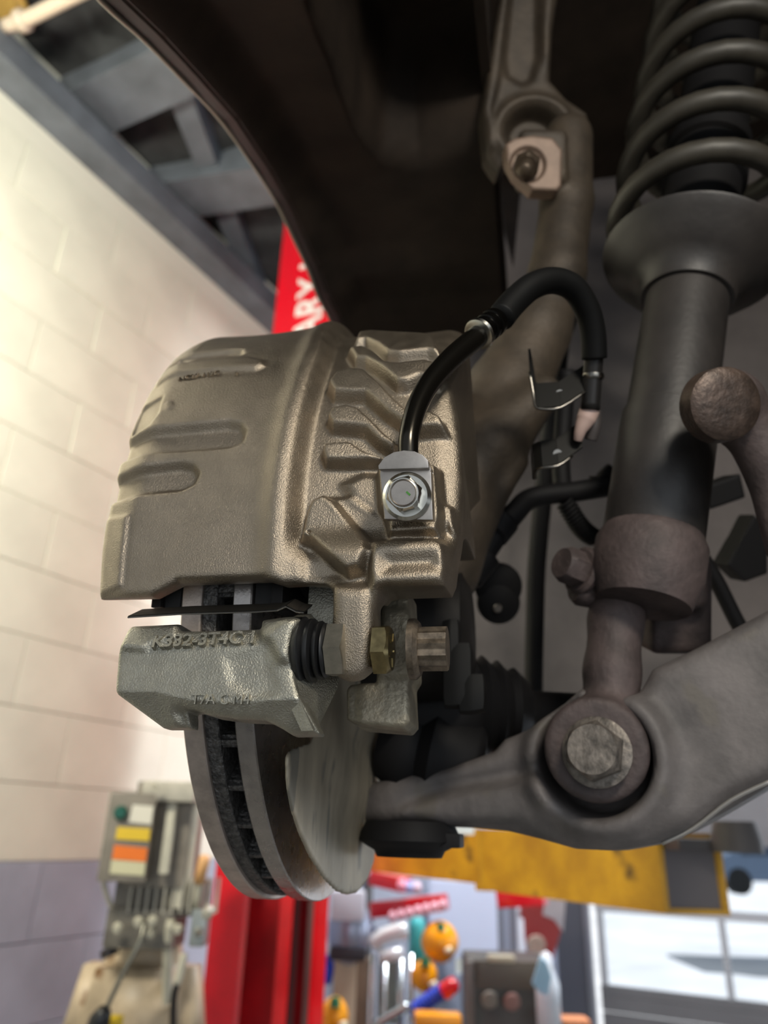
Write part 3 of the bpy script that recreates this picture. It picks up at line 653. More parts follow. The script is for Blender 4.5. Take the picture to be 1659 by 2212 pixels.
# ---- caliper housing, modelled on the drum of space around the axle: s along the axle, a = arc, r = radius (mm)
class Drum:
    R0 = 195.0
    def hb(s, S_, A_):
        ph = np.degrees(A_/s.R0); return 192 + 27*sstep((ph+6)/64.0) - 38*sstep((ph-64)/45.0)
    def on(s, x, y):
        d = ray(x, y); a_ = np.array([d @ HT, d @ UP]); o3 = toh(CAM)/1000; o = o3[1:]; R = 200.0; q = None
        for _ in range(12):
            A2 = a_ @ a_; B = a_ @ o; Cc = o @ o-(R/1000)**2; D = max(B*B-A2*Cc, 0); kk = (-B-math.sqrt(D))/A2
            p = toh(CAM+d*kk); ph = math.atan2(p[2], -p[1]); q = (p[0], ph*s.R0); R = .5*R+.5*float(s.hb(q[0], q[1]))
        return q
    def tr(s, pts): return np.array([s.on(*p) for p in pts])
    def wd(s, S_, A_, R_):
        ph = np.asarray(A_)/s.R0; S_ = np.asarray(S_, float)
        t = -np.asarray(R_)*np.cos(ph); z = np.asarray(R_)*np.sin(ph)
        return HUB + (HN*S_[..., None] + HT*t[..., None] + UP*z[..., None])*.001
DR = Drum()
def z1(*p): return [(x/3.072+180, y/3.073+680) for x, y in p]
def z2(*p): return [(x/3.457+600, y/3.457+660) for x, y in p]
def z3(*p): return [(x/2.212+230, y/2.212+1240) for x, y in p]
def build_housing():
    st = .8
    s_ = np.arange(-88, 122, st); a_ = np.arange(-84, 330, st)
    SS, AA = np.meshgrid(s_, a_, indexing='ij')
    low = DR.tr([(196, 1291), (325, 1288), (382, 1257), (575, 1250), (610, 1262), (660, 1259), (700, 1262), (722, 1276), (728, 1296)])
    rt = DR.tr([(815, 1296), (823, 1280), (840, 1272), (962, 1268), (972, 1240), (977, 1190), (984, 1140), (990, 1080), (994, 1000), (992, 920), (984, 850), (970, 780)])
    out = np.concatenate([low, rt, [(112, 150), (108, 190), (100, 300), (-60, 300), (-66, 200), (-78, 150), (-80, 60), (-80, 0)]])
    o2 = poly_sdf(SS, AA, out)
    h = DR.hb(SS, AA).copy()
    # inboard side sits lower than the bridge, a rounded shoulder runs between them
    ridge = DR.tr([(590, 1230), (594, 1150), (598, 1090), (607, 1005), (624, 908), (648, 815), (672, 755), (692, 715)])
    rs = np.interp(AA, ridge[:, 1], ridge[:, 0])
    h += 2.8*np.exp(-((SS-rs)/7.0)**2)
    h -= 9.0*sstep((SS-rs-4)/9.0)*sstep((AA+14)/20)
    h -= 10*sstep((SS-96)/26)          # rounds over to the piston side
    h -= 7*sstep((-SS-58)/26)
    h += .9*np.sin(SS/17)*np.sin(AA/23)
    def bump(px, amp, soft, smoothn=2, inset=0.0):
        nonlocal h
        h = h + amp*blur2(sstep(.5-(poly_sdf(SS, AA, DR.tr(px))+inset)/soft), smoothn)
    # slots in the outboard fingers
    bump(z1((560, 300), (640, 268), (960, 232), (1050, 232), (1060, 262), (960, 288), (600, 320), (540, 330)), -3.2, 3)
    bump(z1((480, 400), (560, 338), (1100, 302), (1195, 316), (1200, 350), (1150, 372), (600, 405), (470, 425)), 2.4, 4)
    bump(z1((360, 560), (400, 545), (520, 530), (495, 640), (430, 712), (290, 750)), -2.0, 2)
    bump(z1((200, 800), (260, 775), (960, 706), (1040, 722), (1068, 765), (1050, 825), (980, 858), (340, 912), (170, 925)), -4.6, 4.5)
    bump(z1((140, 1060), (190, 1045), (640, 978), (720, 992), (752, 1040), (725, 1105), (640, 1148), (300, 1190), (100, 1205)), -4.6, 4.5)
    bump(z1((540, 600), (560, 575), (590, 578), (600, 600), (585, 625), (550, 628)), .7, 1)
    bump(z1((100, 1320), (300, 1330), (250, 1800), (40, 1860), (20, 1500)), 1.6, 3)
    # zig-zag ribs on the piston side
    bump(z2((590, 165), (700, 150), (1150, 170), (1225, 330), (1120, 310), (900, 335), (800, 320), (720, 250), (640, 215), (560, 230)), 7, 3.4, 2, .6)
    bump(z2((500, 280), (640, 265), (730, 310), (815, 388), (900, 398), (1100, 372), (1190, 395), (1240, 450), (1190, 540), (1050, 520), (960, 560), (880, 560), (740, 440), (640, 380), (560, 372)), 8, 3.4, 2, .8)
    bump(z2((350, 540), (420, 455), (540, 428), (650, 440), (760, 540), (870, 655), (970, 740), (1140, 748), (1225, 790), (1268, 885), (1060, 905), (960, 890), (800, 780), (640, 640), (545, 640), (400, 625)), 8.5, 3.4, 2, .8)
    bump(z2((345, 800), (390, 725), (510, 702), (600, 722), (700, 812), (810, 925), (900, 985), (860, 1065), (740, 1000), (640, 905), (560, 893), (390, 880)), 8.5, 3.4, 2, .8)
    bump(z2((310, 1070), (330, 1000), (420, 985), (540, 978), (640, 1045), (740, 1078), (830, 1085), (800, 1130), (640, 1140), (490, 1150), (340, 1150)), 8, 3.4, 2, .6)
    # hose boss, diagonal rib and the block at the inboard corner
    bump(z2((740, 1200), (1190, 1170), (1225, 1560), (1200, 1700), (842, 1722), (815, 1630), (765, 1500)), 11, 4.5)
    bump(z2((470, 1280), (620, 1200), (760, 1210), (800, 1500), (760, 1560), (540, 1400)), 4, 8)
    bump(z2((330, 1400), (520, 1380), (760, 1560), (860, 1700), (740, 1790), (690, 1790), (500, 1580)), 4, 5)
    bump(z2((245, 1450), (340, 1405), (420, 1470), (685, 1780), (700, 1860), (650, 1990), (540, 2020), (420, 1920), (240, 1750), (170, 1740), (200, 1560)), 11, 5)
    bump(z2((180, 1790), (250, 1780), (400, 1900), (500, 2010), (330, 2050), (180, 2050)), -3, 6)
    bump(z2((720, 1790), (860, 1750), (1190, 1745), (1262, 1800), (1285, 2080), (1250, 2130), (780, 2140), (735, 2200), (700, 2000)), 10, 6)
    bump(z2((810, 1905), (1195, 1885), (1215, 1985), (820, 2010)), -4.0, 9)
    bump(z2((1235, 1430), (1290, 1450), (1330, 1650), (1300, 1660), (1250, 1600)), 5, 4)
    bump(z1((620, 1772), (1190, 1748), (1230, 1800), (1100, 1900), (600, 1920)), -3.5, 5)
    bump([(668, 1150), (673, 1150), (675, 1154), (671, 1157), (667, 1154)], -2.5, .8, 0)
    # inner side
    deep = sstep((AA/DR.R0*57.3-5)/12)
    g = 180 - 0*SS
    g = g - 55*deep*sstep((-SS-54)/6) - 70*sstep((SS-24)/8)*sstep((AA/DR.R0*57.3-2)/12) - 22*sstep((SS-60)/14)
    rr = np.arange(100, 246, st)
    F = smax(smax(rr[None, None, :]-h[:, :, None], o2[:, :, None], 5.0), g[:, :, None]-rr[None, None, :], 3.0)
    # ear that carries the guide pin: a bar hanging from the corner, drilled along the axle
    q = [DR.on(*p) for p in z3((1092, 60), (1290, 60), (1290, 300), (1283, 440), (1240, 500), (1180, 515), (1115, 490), (1085, 430), (1078, 330), (1092, 200))]
    eo = poly_sdf(SS, AA, np.array(q)); eo = blur2(eo, 6)
    ear = smax(eo[:, :, None], np.abs(rr[None, None, :]-190+2)-12.5, 7.0)
    F = smin(F, ear, 5.0)
    DR.grid = (s_, a_, h)
    v, f = surface_nets(F, s_, a_, rr)
    return DR.wd(v[:, 0], v[:, 1], v[:, 2]), f[:, ::-1]

caliper = thing('brake_caliper', 'bare cast aluminium brake caliper with slotted bridge and zig-zag ribs, clamped over the disc', 'brake caliper', hp(20, -190, -60))
V_, F_ = build_housing()
housing_o = put('housing', V_, F_, M_alu, caliper, 'all')
# cast part number on the bridge
def drum_frame(x, y, dr=0.0):
    s0, a0 = DR.on(x, y)
    def hh_(S_, A_):
        g_ = DR.grid; return float(g_[2][int(np.clip(round((S_-g_[0][0])/.8), 0, len(g_[0])-1)), int(np.clip(round((A_-g_[1][0])/.8), 0, len(g_[1])-1))])
    r0 = hh_(s0, a0); o = DR.wd(np.array(s0), np.array(a0), np.array(r0+dr))
    px = DR.wd(np.array(s0+8), np.array(a0), np.array(hh_(s0+8, a0)+dr)); py = DR.wd(np.array(s0), np.array(a0+3), np.array(hh_(s0, a0+3)+dr))
    return o, nrm(px-o), nrm(py-o)
o_, X_, Y_ = drum_frame(431, 815, .1)
letters('raised_part_number', 'NC27-113C', o_, X_*math.cos(.02)+Y_*math.sin(.02), Y_, .0052, .0009, M_alu, housing_o, 'raised casting number')
o_, X_, Y_ = drum_frame(512, 812, .1)
letters('raised_casting_mark', '2', o_, X_, Y_, .0045, .0009, M_alu, housing_o)

# guide bolt, its pin and boot: all on one axis along the axle
pin = np.array([0, -188.0, -55.0])
def pp(s, dt=0, dz=0): return hp(s+3.6, pin[1]+dt, pin[2]+dz)
b = MB().hexhead(pp(65.5), HN, .0205, .0078, ang=.32); gbolt = b.build('guide_bolt', M_gold, caliper, 35, label='gold coloured hex bolt')
for i in range(5):   # dashes stamped on the bolt head
    a = 2*PI*i/5
    c = hp(69.1+7.9, pin[1]+6*math.cos(a), pin[2]+6*math.sin(a)); R_ = HT*math.cos(a)+UP*math.sin(a)
    MB().box(c, HN, R_, np.cross(HN, R_), .0006, .0040, .0008).build('grade_mark', M_gold, gbolt)

# ---- bracket
bracket = thing('caliper_bracket', 'greenish zinc-plated caliper bracket below the caliper, straddling the disc', 'caliper bracket', hp(0, -200, -90))
B0 = hp(0, -199, -40)
br = Relief(B0, HN, UP, z3((82, 262), (104, 238), (330, 226), (336, 262), (500, 258), (728, 250), (732, 207), (900, 196), (932, 215), (900, 300), (888, 400), (895, 500), (925, 600), (990, 752), (850, 755), (800, 722), (738, 690), (610, 685), (480, 668), (390, 640), (352, 640), (352, 720), (212, 720), (40, 572), (36, 545), (50, 380)), step=.0008, k=.003)
vv = br.VV; uu = br.UU
# the upper face leans back towards its top edge, the lower one falls away under the crease
cr_ = br.tr(z3((40, 560), (240, 562), (300, 580), (400, 600), (560, 612), (700, 605), (910, 596)))
cv = np.interp(uu, cr_[:, 0], cr_[:, 1])
tp_ = br.tr(z3((60, 345), (200, 350), (730, 345), (860, 250), (930, 250))); tv = np.interp(uu, tp_[:, 0], tp_[:, 1])
br.h = br.h - np.maximum(cv-vv, 0)*.75 - np.maximum(vv-tv, 0)*.35
br.bump(z3((100, 240), (330, 226), (340, 300), (200, 345), (190, 370), (70, 360)), .0022, .003)
br.bump(z3((732, 205), (930, 205), (900, 300), (880, 420), (830, 420), (790, 330), (735, 300)), .004, .005)
br.bump(z3((570, 400), (760, 360), (820, 560), (700, 600), (590, 520)), -.0012, .006)
br.bump(z3((300, 640), (352, 630), (352, 720), (318, 720)), -.003, .003)
br.g = np.full_like(uu, -.021)
brk_o = br.build('body', .021, M_zinc, bracket)
# inboard cheek that returns towards the knuckle behind the boot
m_ = MB()
Fp = [hit(x, y, HUB-HT*.198, HT) for x, y in ((632, 1340), (629, 1366), (625, 1421), (630, 1466), (646, 1511), (677, 1578))]
Bp = [hit(x, y, HUB-HT*.168, HT) for x, y in ((672, 1326), (700, 1360), (716, 1420), (732, 1466), (729, 1486), (690, 1566))]
Fi = [p-HN*.006+HT*.002 for p in Fp]; Bi = [p-HN*.006 for p in Bp]; k = len(Fp)
vs = Fp+Bp+Bi+Fi; fs = [(r*k+i, r*k+i+1, ((r+1) % 4)*k+i+1, ((r+1) % 4)*k+i) for r in range(4) for i in range(k-1)]+[(0, k, 2*k, 3*k), (k-1, 4*k-1, 3*k-1, 2*k-1)]
put('inboard_cheek', vs, fs, M_zinc, bracket, 30)
m_ = MB(); m_.prism([hp(27, -162, 4), hp(27, -162, -46), hp(27, -128, -50), hp(27, -128, 4)], HN*.026, .003); m_.build('rear_rail', M_zinc, bracket, 30)
# raised letters on its top face
def relpt(x, y, dw=0.0):
    u, v = br.uv(x, y); i = int(np.clip(round((u-br.u[0])/br.step), 0, len(br.u)-1)); j = int(np.clip(round((v-br.v[0])/br.step), 0, len(br.v)-1))
    return br.wd(u, v, br.h[i, j]+dw)
o_ = relpt(443, 1385, .0010); up_ = nrm(relpt(447, 1372)-relpt(447, 1392)); xx = nrm(relpt(560, 1376)-relpt(335, 1388))
letters('raised_part_number', 'K332-3T4C 1', o_, xx, up_, .0092, .0016, M_zinc, brk_o, 'raised casting number', bold=.0002)
o_ = relpt(478, 1512, .0003); up_ = nrm(relpt(480, 1507)-relpt(480, 1517)); xx = nrm(relpt(545, 1515)-relpt(415, 1515))
letters('raised_lower_mark', 'T7A C M4', o_, xx, up_, .0065, .0008, M_zinc, brk_o)
# rubber boot bellows
prof = [(29.0, 12.5), (30.0, 15.2), (32.5, 15.8), (34.0, 13.2), (35.3, 14.8), (37, 14.6), (38, 11.6), (39.2, 13.4), (40.6, 13.6), (41.4, 10.8), (42.4, 12.6), (43.6, 12.0), (44.6, 9.0)]
b = MB().lathe(pp(0), HN, [(h*.001-0, r*.001) for h, r in prof], 48); b.build('rubber_boot', M_rubber, bracket, 60, label='black rubber bellows boot')
b = MB().hexhead(pp(44.2), HN, .0225, .0085, ang=.12, cham=.05); b.build('guide_pin_nut', M_pin, bracket, 35)
b = MB().lathe(pp(22), HN, [(0, .006), (.027, .006)], 24); b.build('guide_pin', M_pin, bracket, True)

# pad clip: thin spring strip lying in the slot between caliper and bracket
clip = thing('pad_spring_clip', 'thin dark spring-steel pad clip sticking out of the slot above the bracket', 'spring clip', hp(0, -190, -35))
ptsc = [(277, 1334), (390, 1327), (560, 1322), (600, 1319), (618, 1311), (628, 1316), (640, 1322), (657, 1324)]
q = [hit(x, y, HUB-HT*.201, HT) for x, y in ptsc]
m_ = MB()
for i in range(len(q)-1):
    a, c = q[i], q[i+1]; e = HT*.012+UP*.0068; n_ = np.cross(c-a, e); n_ = nrm(n_)*.0008
    m_.add([a, c, c+e, a+e, a+n_, c+n_, c+e+n_, a+e+n_], [(0, 1, 2, 3), (7, 6, 5, 4), (0, 4, 5, 1), (1, 5, 6, 2), (2, 6, 7, 3), (3, 7, 4, 0)])
m_.build('clip_strip', mat('clip_black', (22, 21, 20), .4, .5), clip)
MB().tube([p-HT*.0003 for p in q], .00045, 8, 1).build('bright_edge', M_spring, clip, label='bright bare edge')
# ---- pads
def pad(name, label, s0, s1, back):
    o = thing(name, label, 'brake pad', hp((s0+s1)/2, -160, -28), 'pair of brake pads')
    def ringp(s, r0, r1, n=10):
        a = np.radians(np.linspace(-9, 62, n)); return [hp(s, -r1*math.cos(t), r1*math.sin(t)) for t in a]+[hp(s, -r0*math.cos(t), r0*math.sin(t)) for t in a[::-1]]
    MB().prism(ringp(s0, 118, 171), HN*(s1-s0)*.001*.62, .0008).build('friction_lining', M_pad, o)
    MB().prism(ringp(s0+(s1-s0)*.62, 114, 175), HN*(s1-s0)*.001*.38, .0008).build('backing_plate', M_dark, o)
    return o
pad('brake_pad', 'black inboard brake pad seen in the slot right of the disc', 1.2, 17.5, 1)
pad('brake_pad', 'black outboard brake pad seen in the slot left of the disc', -39.7, -54, 1)

MB().lathe(hp(19, -142, 12), HN, [(0, .026), (.004, .027), (.006, .024), (.012, .024), (.014, .029), (.03, .029)], 40).build('piston', M_dark, caliper, 40, label='dark caliper piston')
# ---- disc: two rings with cast vanes between them
T0, T1, T2, T3 = 0.0, -10.2, -27.6, -38.5
rotor = thing('brake_disc', 'ventilated brake disc with two machined rings and rough cast vanes between', 'brake disc', hp(-19, 0, -172))
def ringbody(a, b, r0, r1, seg=220):
    m_ = MB(); c = .7
    pr = [(a, r0), (a, r1-c), (a+(c if b > a else -c), r1), (b-(c if b > a else -c), r1), (b, r1-c), (b, r0)]
    vs = []; fs = []
    for s, r in pr:
        for i in range(seg): t = 2*PI*i/seg; vs.append(hp(s, -r*math.cos(t), r*math.sin(t)))
    n = len(pr)
    for j in range(n):
        for i in range(seg): k = (i+1) % seg; l = (j+1) % n; fs.append((j*seg+i, j*seg+k, l*seg+k, l*seg+i))
    m_.add(vs, fs); return m_
ringbody(T1, T0, 92, 172).build('inboard_ring', M_disc, rotor, 30)
ringbody(T3, T2, 92, 172).build('outboard_ring', M_rim, rotor, 30)
ringbody(T2-.5, T2+7.5, 96, 169.5).build('cast_web', M_cast, rotor, 30, label='rough cast inner flank of the disc')
ringbody(T3-28, T3, 50, 84).build('disc_hat', M_disc, rotor, 30)
ringbody(T3-30, T3-24, 10, 84).build('disc_hat', M_disc, rotor, 30)
NV = 40; me0 = None
for i in range(NV):
    a = 2*PI*(i+.35)/NV
    if me0 is None:
        bm = bmesh.new(); bmesh.ops.create_cube(bm, size=1)
        for v in bm.verts:
            wgt = 1.0 if v.co.x > 0 else .8
            v.co = Vector((v.co.x*.068, v.co.y*.0068*wgt, v.co.z*.0190))
        bmesh.ops.bevel(bm, geom=[e for e in bm.edges if abs(e.verts[0].co.x-e.verts[1].co.x) < 1e-6 and e.verts[0].co.x > 0], offset=.002, segments=2, affect='EDGES')
        me0 = bpy.data.meshes.new('vane'); bm.to_mesh(me0); bm.free(); me0.materials.append(M_cast)
    o = bpy.data.objects.new('vane', me0); COL.objects.link(o); o.parent = rotor
    R_ = -HT*math.cos(a)+UP*math.sin(a); Z_ = HN; Y_ = np.cross(Z_, R_)
    c = hp((T1+T2)/2, 0, 0)+R_*.134-np.array(rotor.location)
    o.matrix_basis = Matrix(((R_[0], Y_[0], Z_[0], c[0]), (R_[1], Y_[1], Z_[1], c[1]), (R_[2], Y_[2], Z_[2], c[2]), (0, 0, 0, 1)))

# ---- splash shield behind the disc
shield = thing('dust_shield', 'scuffed pale sheet-metal splash shield inboard of the disc', 'dust shield', hp(20, 0, -165))
pts = [(676, 1581), (668, 1604), (626, 1618), (614, 1630), (615, 1690), (625, 1748), (642, 1800), (665, 1850), (695, 1898), (722, 1925), (745, 1934), (768, 1928), (790, 1900), (803, 1862), (812, 1800)]
q = [hit(x, y, HUB+HN*.017, HN) for x, y in pts]
hub_ring = [hp(17, 70*math.cos(t), 70*math.sin(t)) for t in np.linspace(-1.3, 2.2, 14)]
allp = q+[hp(17, 60, -120), hp(17, 140, -70), hp(17, 160, 0), hp(17, 120, 110), hp(17, 20, 165), hp(17, -70, 130), hp(17, -80, 20), hp(17, -105, -60)]
rl = Relief.__new__(Relief)
rl.O = HUB+HN*.019; rl.U = HT.copy(); rl.V = UP.copy(); rl.W = HN.copy(); rl.step = .002; rl.k = .0012
rl.out = np.array([((p-rl.O) @ HT, (p-rl.O) @ UP) for p in allp]); lo = rl.out.min(0)-.006; hi = rl.out.max(0)+.006
rl.u = np.arange(lo[0], hi[0], .002); rl.v = np.arange(lo[1], hi[1], .002); rl.UU, rl.VV = np.meshgrid(rl.u, rl.v, indexing='ij')
rl.o2 = blur2(poly_sdf(rl.UU, rl.VV, rl.out), 3); rad = np.hypot(rl.UU, rl.VV)
hh = .004*sstep((.132-rad)/.03)+.008*sstep((.085-rad)/.03)
rl.h = hh; rl.g = hh-.0022
rl.build('shield_plate', 0, M_shield, shield, wstep=.0008)

# ---- brake hose
hose = thing('brake_hose', 'flexible black brake hose with steel crimp, looping from the caliper to the frame bracket', 'brake hose', P(880, 1110, .335))
FO = hit(880, 1050, HUB-HT*.216, HT)   # face of the boss
fn = nrm(-HT*.5-nrm(ray(880, 1050))*.5-cr*.07-cu*.06); fx = nrm(HN-fn*(HN @ fn)); fy = np.cross(fn, fx)
def fp(x, y, d=0.0): return hit(x, y, FO, fn)+fn*d
blk = [fp(820, 1016), fp(819, 1008), fp(832, 990), fp(852, 979), fp(874, 975), fp(897, 977), fp(915, 985), fp(926, 996), fp(928, 1013)]
low_ = [fp(822, 1020), fp(828, 1120), fp(934, 1122), fp(930, 1018)]
M_blkz = mat('zinc_fitting', (172, 164, 156), .3, 1.0, .06, 200)
MB().prism([p-fn*.011 for p in blk+low_[::-1]], fn*.009, .0006).build('banjo_block', M_blkz, hose, 30, label='bright zinc fitting block')
MB().prism([p-fn*.002 for p in blk], fn*.0045, .0007).build('fitting_shoulder', M_blkz, hose, 30)
bo = fp(879, 1072, -.002)
bbolt = MB().hexhead(bo, fn+HT*0, .0145, .0085, ang=.25, washer=.0112, wh=.004).build('banjo_bolt', M_bolt, hose, 35, label='bright flanged hex bolt with green paint dot')
bc = bo+fn*(.0085+.0036)
MB().lathe(bc-fn*.0008, fn, [(0, .0063), (.0012, .0063), (.0015, .0058), (.0011, .0054), (.0011, .0)], 32).build('bolt_face', M_blkz, bbolt, 40)
MB().box(bc+fn*.0006+fx*.0022-fy*.0004, nrm(fx-fy), nrm(fx+fy), fn, .0022, .0009, .0003).build('paint_dot', mat('green_paint_dot', (60, 120, 40), .5), bbolt, label='green paint dot')
hosep = [(882, 985, .352), (884, 940, .356), (900, 880, .366), (930, 825, .378), (975, 775, .392), (1018, 738, .404), (1040, 720, .409)]
MB().tube([P(*p) for p in hosep], [.0049, .0050, .0053, .0056, .0060, .0062, .0062], 20).build('steel_pipe', mat('black_plated_pipe', (52, 49, 44), .2, .9), hose, 'all', label='glossy black steel pipe')
fa = P(1032, 724, .407); fb = P(1092, 676, .424); ax = nrm(fb-fa)
MB().lathe(fa, ax, [(0, .0074), (.0004, .0088), (.0022, .0092), (.0030, .0086), (.0032, .0080)], 40).build('crimp_collar', M_bolt, hose, 40, label='shiny steel collar')
MB().lathe(fa+ax*.003, ax, [(0, .0078), (.004, .0079), (.0045, .0072), (.0062, .0072), (.0067, .0080), (.0095, .0080), (.010, .0073), (.0118, .0073), (.0122, .0081), (.016, .0078)], 40).build('crimp_ferrule', mat('black_plated_ferrule', (30, 29, 27), .25, .9), hose, 40)
rb = [(1082, 686, .421), (1110, 652, .430), (1150, 618, .440), (1195, 606, .450), (1238, 622, .458), (1268, 668, .465), (1281, 720, .470), (1284, 775, .474)]
MB().tube([P(*p) for p in rb], [.0080]*8, 24).build('rubber_hose', M_rubber2, hose, 'all')
MB().tube([P(1283, 772, .474), P(1280, 812, .476), P(1275, 885, .478)], [.0060, .0062, .0062], 20, 4).build('hose_end_fitting', mat('dull_black_fitting', (48, 46, 45), .35, .6), hose, 'all')
MB().lathe(P(1282, 806, .476), nrm(P(1276, 880, .478)-P(1282, 806, .476)), [(0, .0066), (.002, .0072), (.004, .0066)], 24).build('end_collar', M_spring, hose, 40)
hb = thing('hose_bracket', 'bent black steel bracket holding the end of the brake hose, upper of the two', 'bracket', P(1200, 880, .47))
def sheetpx(ppl, d0, d1, th, m, name, par):
    q = [P(x, y, d) for x, y, d in ppl]; nn = nrm(np.cross(q[1]-q[0], q[2]-q[0])); MB().prism(q, nn*th, .0004).build(name, m, par, 30)
M_brk = mat('black_painted_sheet', (26, 25, 23), .4, .3)
def strap(par, path, dz, th, m, name):
    """a bent strap: path of pixel points with depth, extruded upward"""
    q = [P(*p) for p in path]; m_ = MB()
    for a, c in zip(q[:-1], q[1:]):
        e = dz; n_ = nrm(np.cross(c-a, e))*th
        m_.add([a, c, c+e, a+e, a+n_, c+n_, c+e+n_, a+e+n_], [(0, 1, 2, 3), (7, 6, 5, 4), (0, 4, 5, 1), (1, 5, 6, 2), (2, 6, 7, 3), (3, 7, 4, 0)])
    m_.build(name, m, par)
strap(hb, [(1144, 804, .482), (1152, 850, .478), (1156, 878, .474), (1166, 884, .472), (1212, 881, .470), (1268, 843, .476)], UP*.021+HT*.004, .0016, M_brk, 'bent_strap')
MB().tube([P(1144, 804, .481), P(1152, 850, .477), P(1156, 876, .473), P(1168, 883, .471), P(1212, 880, .469), P(1268, 843, .474)], .0009, 8, 3).build('worn_edge', M_spring, hb, 'all', label='bare metal edge')
MB().lathe(P(1208, 852, .478), -cf, [(0, .0033), (.002, .0028)], 20).build('rivet', M_spring, hb, 40)
hb2 = thing('hose_bracket', 'bent black steel bracket below the pale plastic clip, lower of the two', 'bracket', P(1190, 1010, .48))
strap(hb2, [(1155, 1036, .490), (1158, 1016, .486), (1172, 1010, .482), (1206, 1006, .480), (1258, 968, .486)], UP*.021+HT*.004, .0016, M_brk, 'bent_strap')
MB().tube([P(1156, 1034, .488), P(1157, 1018, .484), P(1172, 1010, .480), P(1206, 1006, .478), P(1236, 985, .481)], .0010, 8, 3).build('worn_edge', M_spring, hb2, 'all')
MB().lathe(P(1203, 981, .486), -cf, [(0, .0035), (.002, .003)], 20).build('rivet', M_spring, hb2, 40)
kl = thing('line_clip', 'pale pink plastic protective cap on the brake line below the hose end', 'clip', P(1262, 950, .480))
MB().tube([P(1274, 885, .480), P(1266, 905, .480), P(1254, 930, .480), P(1248, 952, .482)], [.0065, .0064, .0040, .0026], 20).build('cap', mat('pale_plastic_cap', (176, 150, 140), .5), kl, 'all')
MB().tube([P(1281, 888, .484), P(1283, 920, .484), P(1276, 950, .486)], [.005, .0045, .004], 16).build('line_stub', mat('dull_fitting_grey', (80, 74, 72), .5, .4), kl, 'all')
for q_ in (M_rubber2, M_dark): q_.node_tree.nodes['Principled BSDF'].inputs['Specular IOR Level'].default_value = .2
# ================================================================== VEHICLE: wheel arch and suspension
M_liner = mat('black_arch_liner', (52, 43, 36), .75, 0, .25, 12, .25, 200)
M_paint = mat('dark_fender_paint', (24, 24, 25), .5)
M_knuckle = mat('dirty_cast_aluminium', (74, 64, 53), .6, .3, .25, 25, .4, 300)
M_susp = mat('black_painted_suspension', (104, 98, 96), .6, .05, .25, 22, .35, 220, spots=26, spot_col=(98, 92, 86))
M_shock = mat('black_damper_paint', (50, 46, 44), .5, .05, .25, 22, .2, 220)
M_spr = mat('dark_spring_paint', (56, 52, 45), .5, .1, .15, 30)
M_rust = mat('brown_oxidised_cast', (86, 74, 72), .65, .2, .3, 30, .6, 240)
M_blk = mat('black_plastic', (20, 19, 20), .65)
for q_ in (M_blk, M_liner): q_.node_tree.nodes['Principled BSDF'].inputs['Specular IOR Level'].default_value = .22
M_oldbolt = mat('weathered_bolt', (126, 118, 110), .5, .5, .35, 120, .6, 300)
M_under = mat('grey_inner_panel', (122, 115, 114), .8, 0, .18, 6)
body = thing('vehicle_body', 'dark vehicle front fender with black wheel arch liner around the suspension', 'vehicle', hp(150, 300, 500))
ap = [(225-150, -170), (225, 0), (318, 85), (400, 170), (485, 262), (560, 370), (603, 440), (640, 520), (668, 580), (690, 640), (716, 690)]
arch = [toh(hit(x, y, HUB-HN*.110, HN))[1:] for x, y in ap]
arch = arch+[np.array(q) for q in ((400, 530), (455, 485), (485, 400), (492, 300), (492, 150), (490, 0), (486, -95))]
arch = np.array(arch)
# fender skin: folded lip, outer face
m_ = MB(); n = len(arch)
def arow(s, off=0.0):
    out = []
    for i in range(n):
        tv = arch[min(i+1, n-1)]-arch[max(i-1, 0)]; tv = tv/np.linalg.norm(tv); nv = np.array([-tv[1], tv[0]]); q = arch[i]+nv*off; out.append(hp(s, q[0], q[1]))
    return out
rows = [arow(-111, 0), arow(-96, .5), arow(-96, 3), arow(-109, 4), arow(-124, 60), arow(-130, 140), arow(-133, 140), arow(-127, 58), arow(-114, 1)]
vs = [p for r in rows for p in r]; k = len(rows)
fs = [(j*n+i, j*n+i+1, ((j+1) % k)*n+i+1, ((j+1) % k)*n+i) for j in range(k) for i in range(n-1)]
put('fender', vs, fs, M_paint, body, 50, label='dark painted fender')
MB().tube([p for p in arow(-112, 0)], .0022, 8, 4).build('fender_lip', mat('bare_lip_edge', (150, 144, 132), .4, .5), body, 'all', label='bright thin fender lip')
# liner: lofted from the lip inwards, with a pocket pressed into its roof
ns_ = 70; na = 150
L_ = np.concatenate([[0], np.cumsum(np.linalg.norm(np.diff(arch, axis=0), axis=1))]); la = np.linspace(0, L_[-1], na)
at_ = np.interp(la, L_, arch[:, 0]); az_ = np.interp(la, L_, arch[:, 1]); sv = np.linspace(-100, 128, ns_)
SV, TV = np.meshgrid(sv, at_, indexing='ij'); ZV = np.meshgrid(sv, az_, indexing='ij')[1]
depthin = 26*sstep((SV+100)/40)
tang = np.gradient(np.stack([at_, az_], 1), axis=0); tang /= np.linalg.norm(tang, axis=1)[:, None]; nx_, nz_ = -tang[:, 1], tang[:, 0]
PT = HUB + (HN*SV[..., None]+HT*(TV+nx_*depthin)[..., None]+UP*(ZV+nz_*depthin)[..., None])*.001
pj = proj(PT.reshape(-1, 3)).reshape(ns_, na, 2)
dpk = poly_sdf(pj[..., 0], pj[..., 1], [(640, -400), (700, 20), (760, 170), (790, 260), (835, 318), (900, 325), (1045, 280), (1300, 200), (1500, -400)])
depthin = depthin + 120*sstep(.5-dpk/70)
PT = HUB + (HN*SV[..., None]+HT*(TV+nx_*depthin)[..., None]+UP*(ZV+nz_*depthin)[..., None])*.001
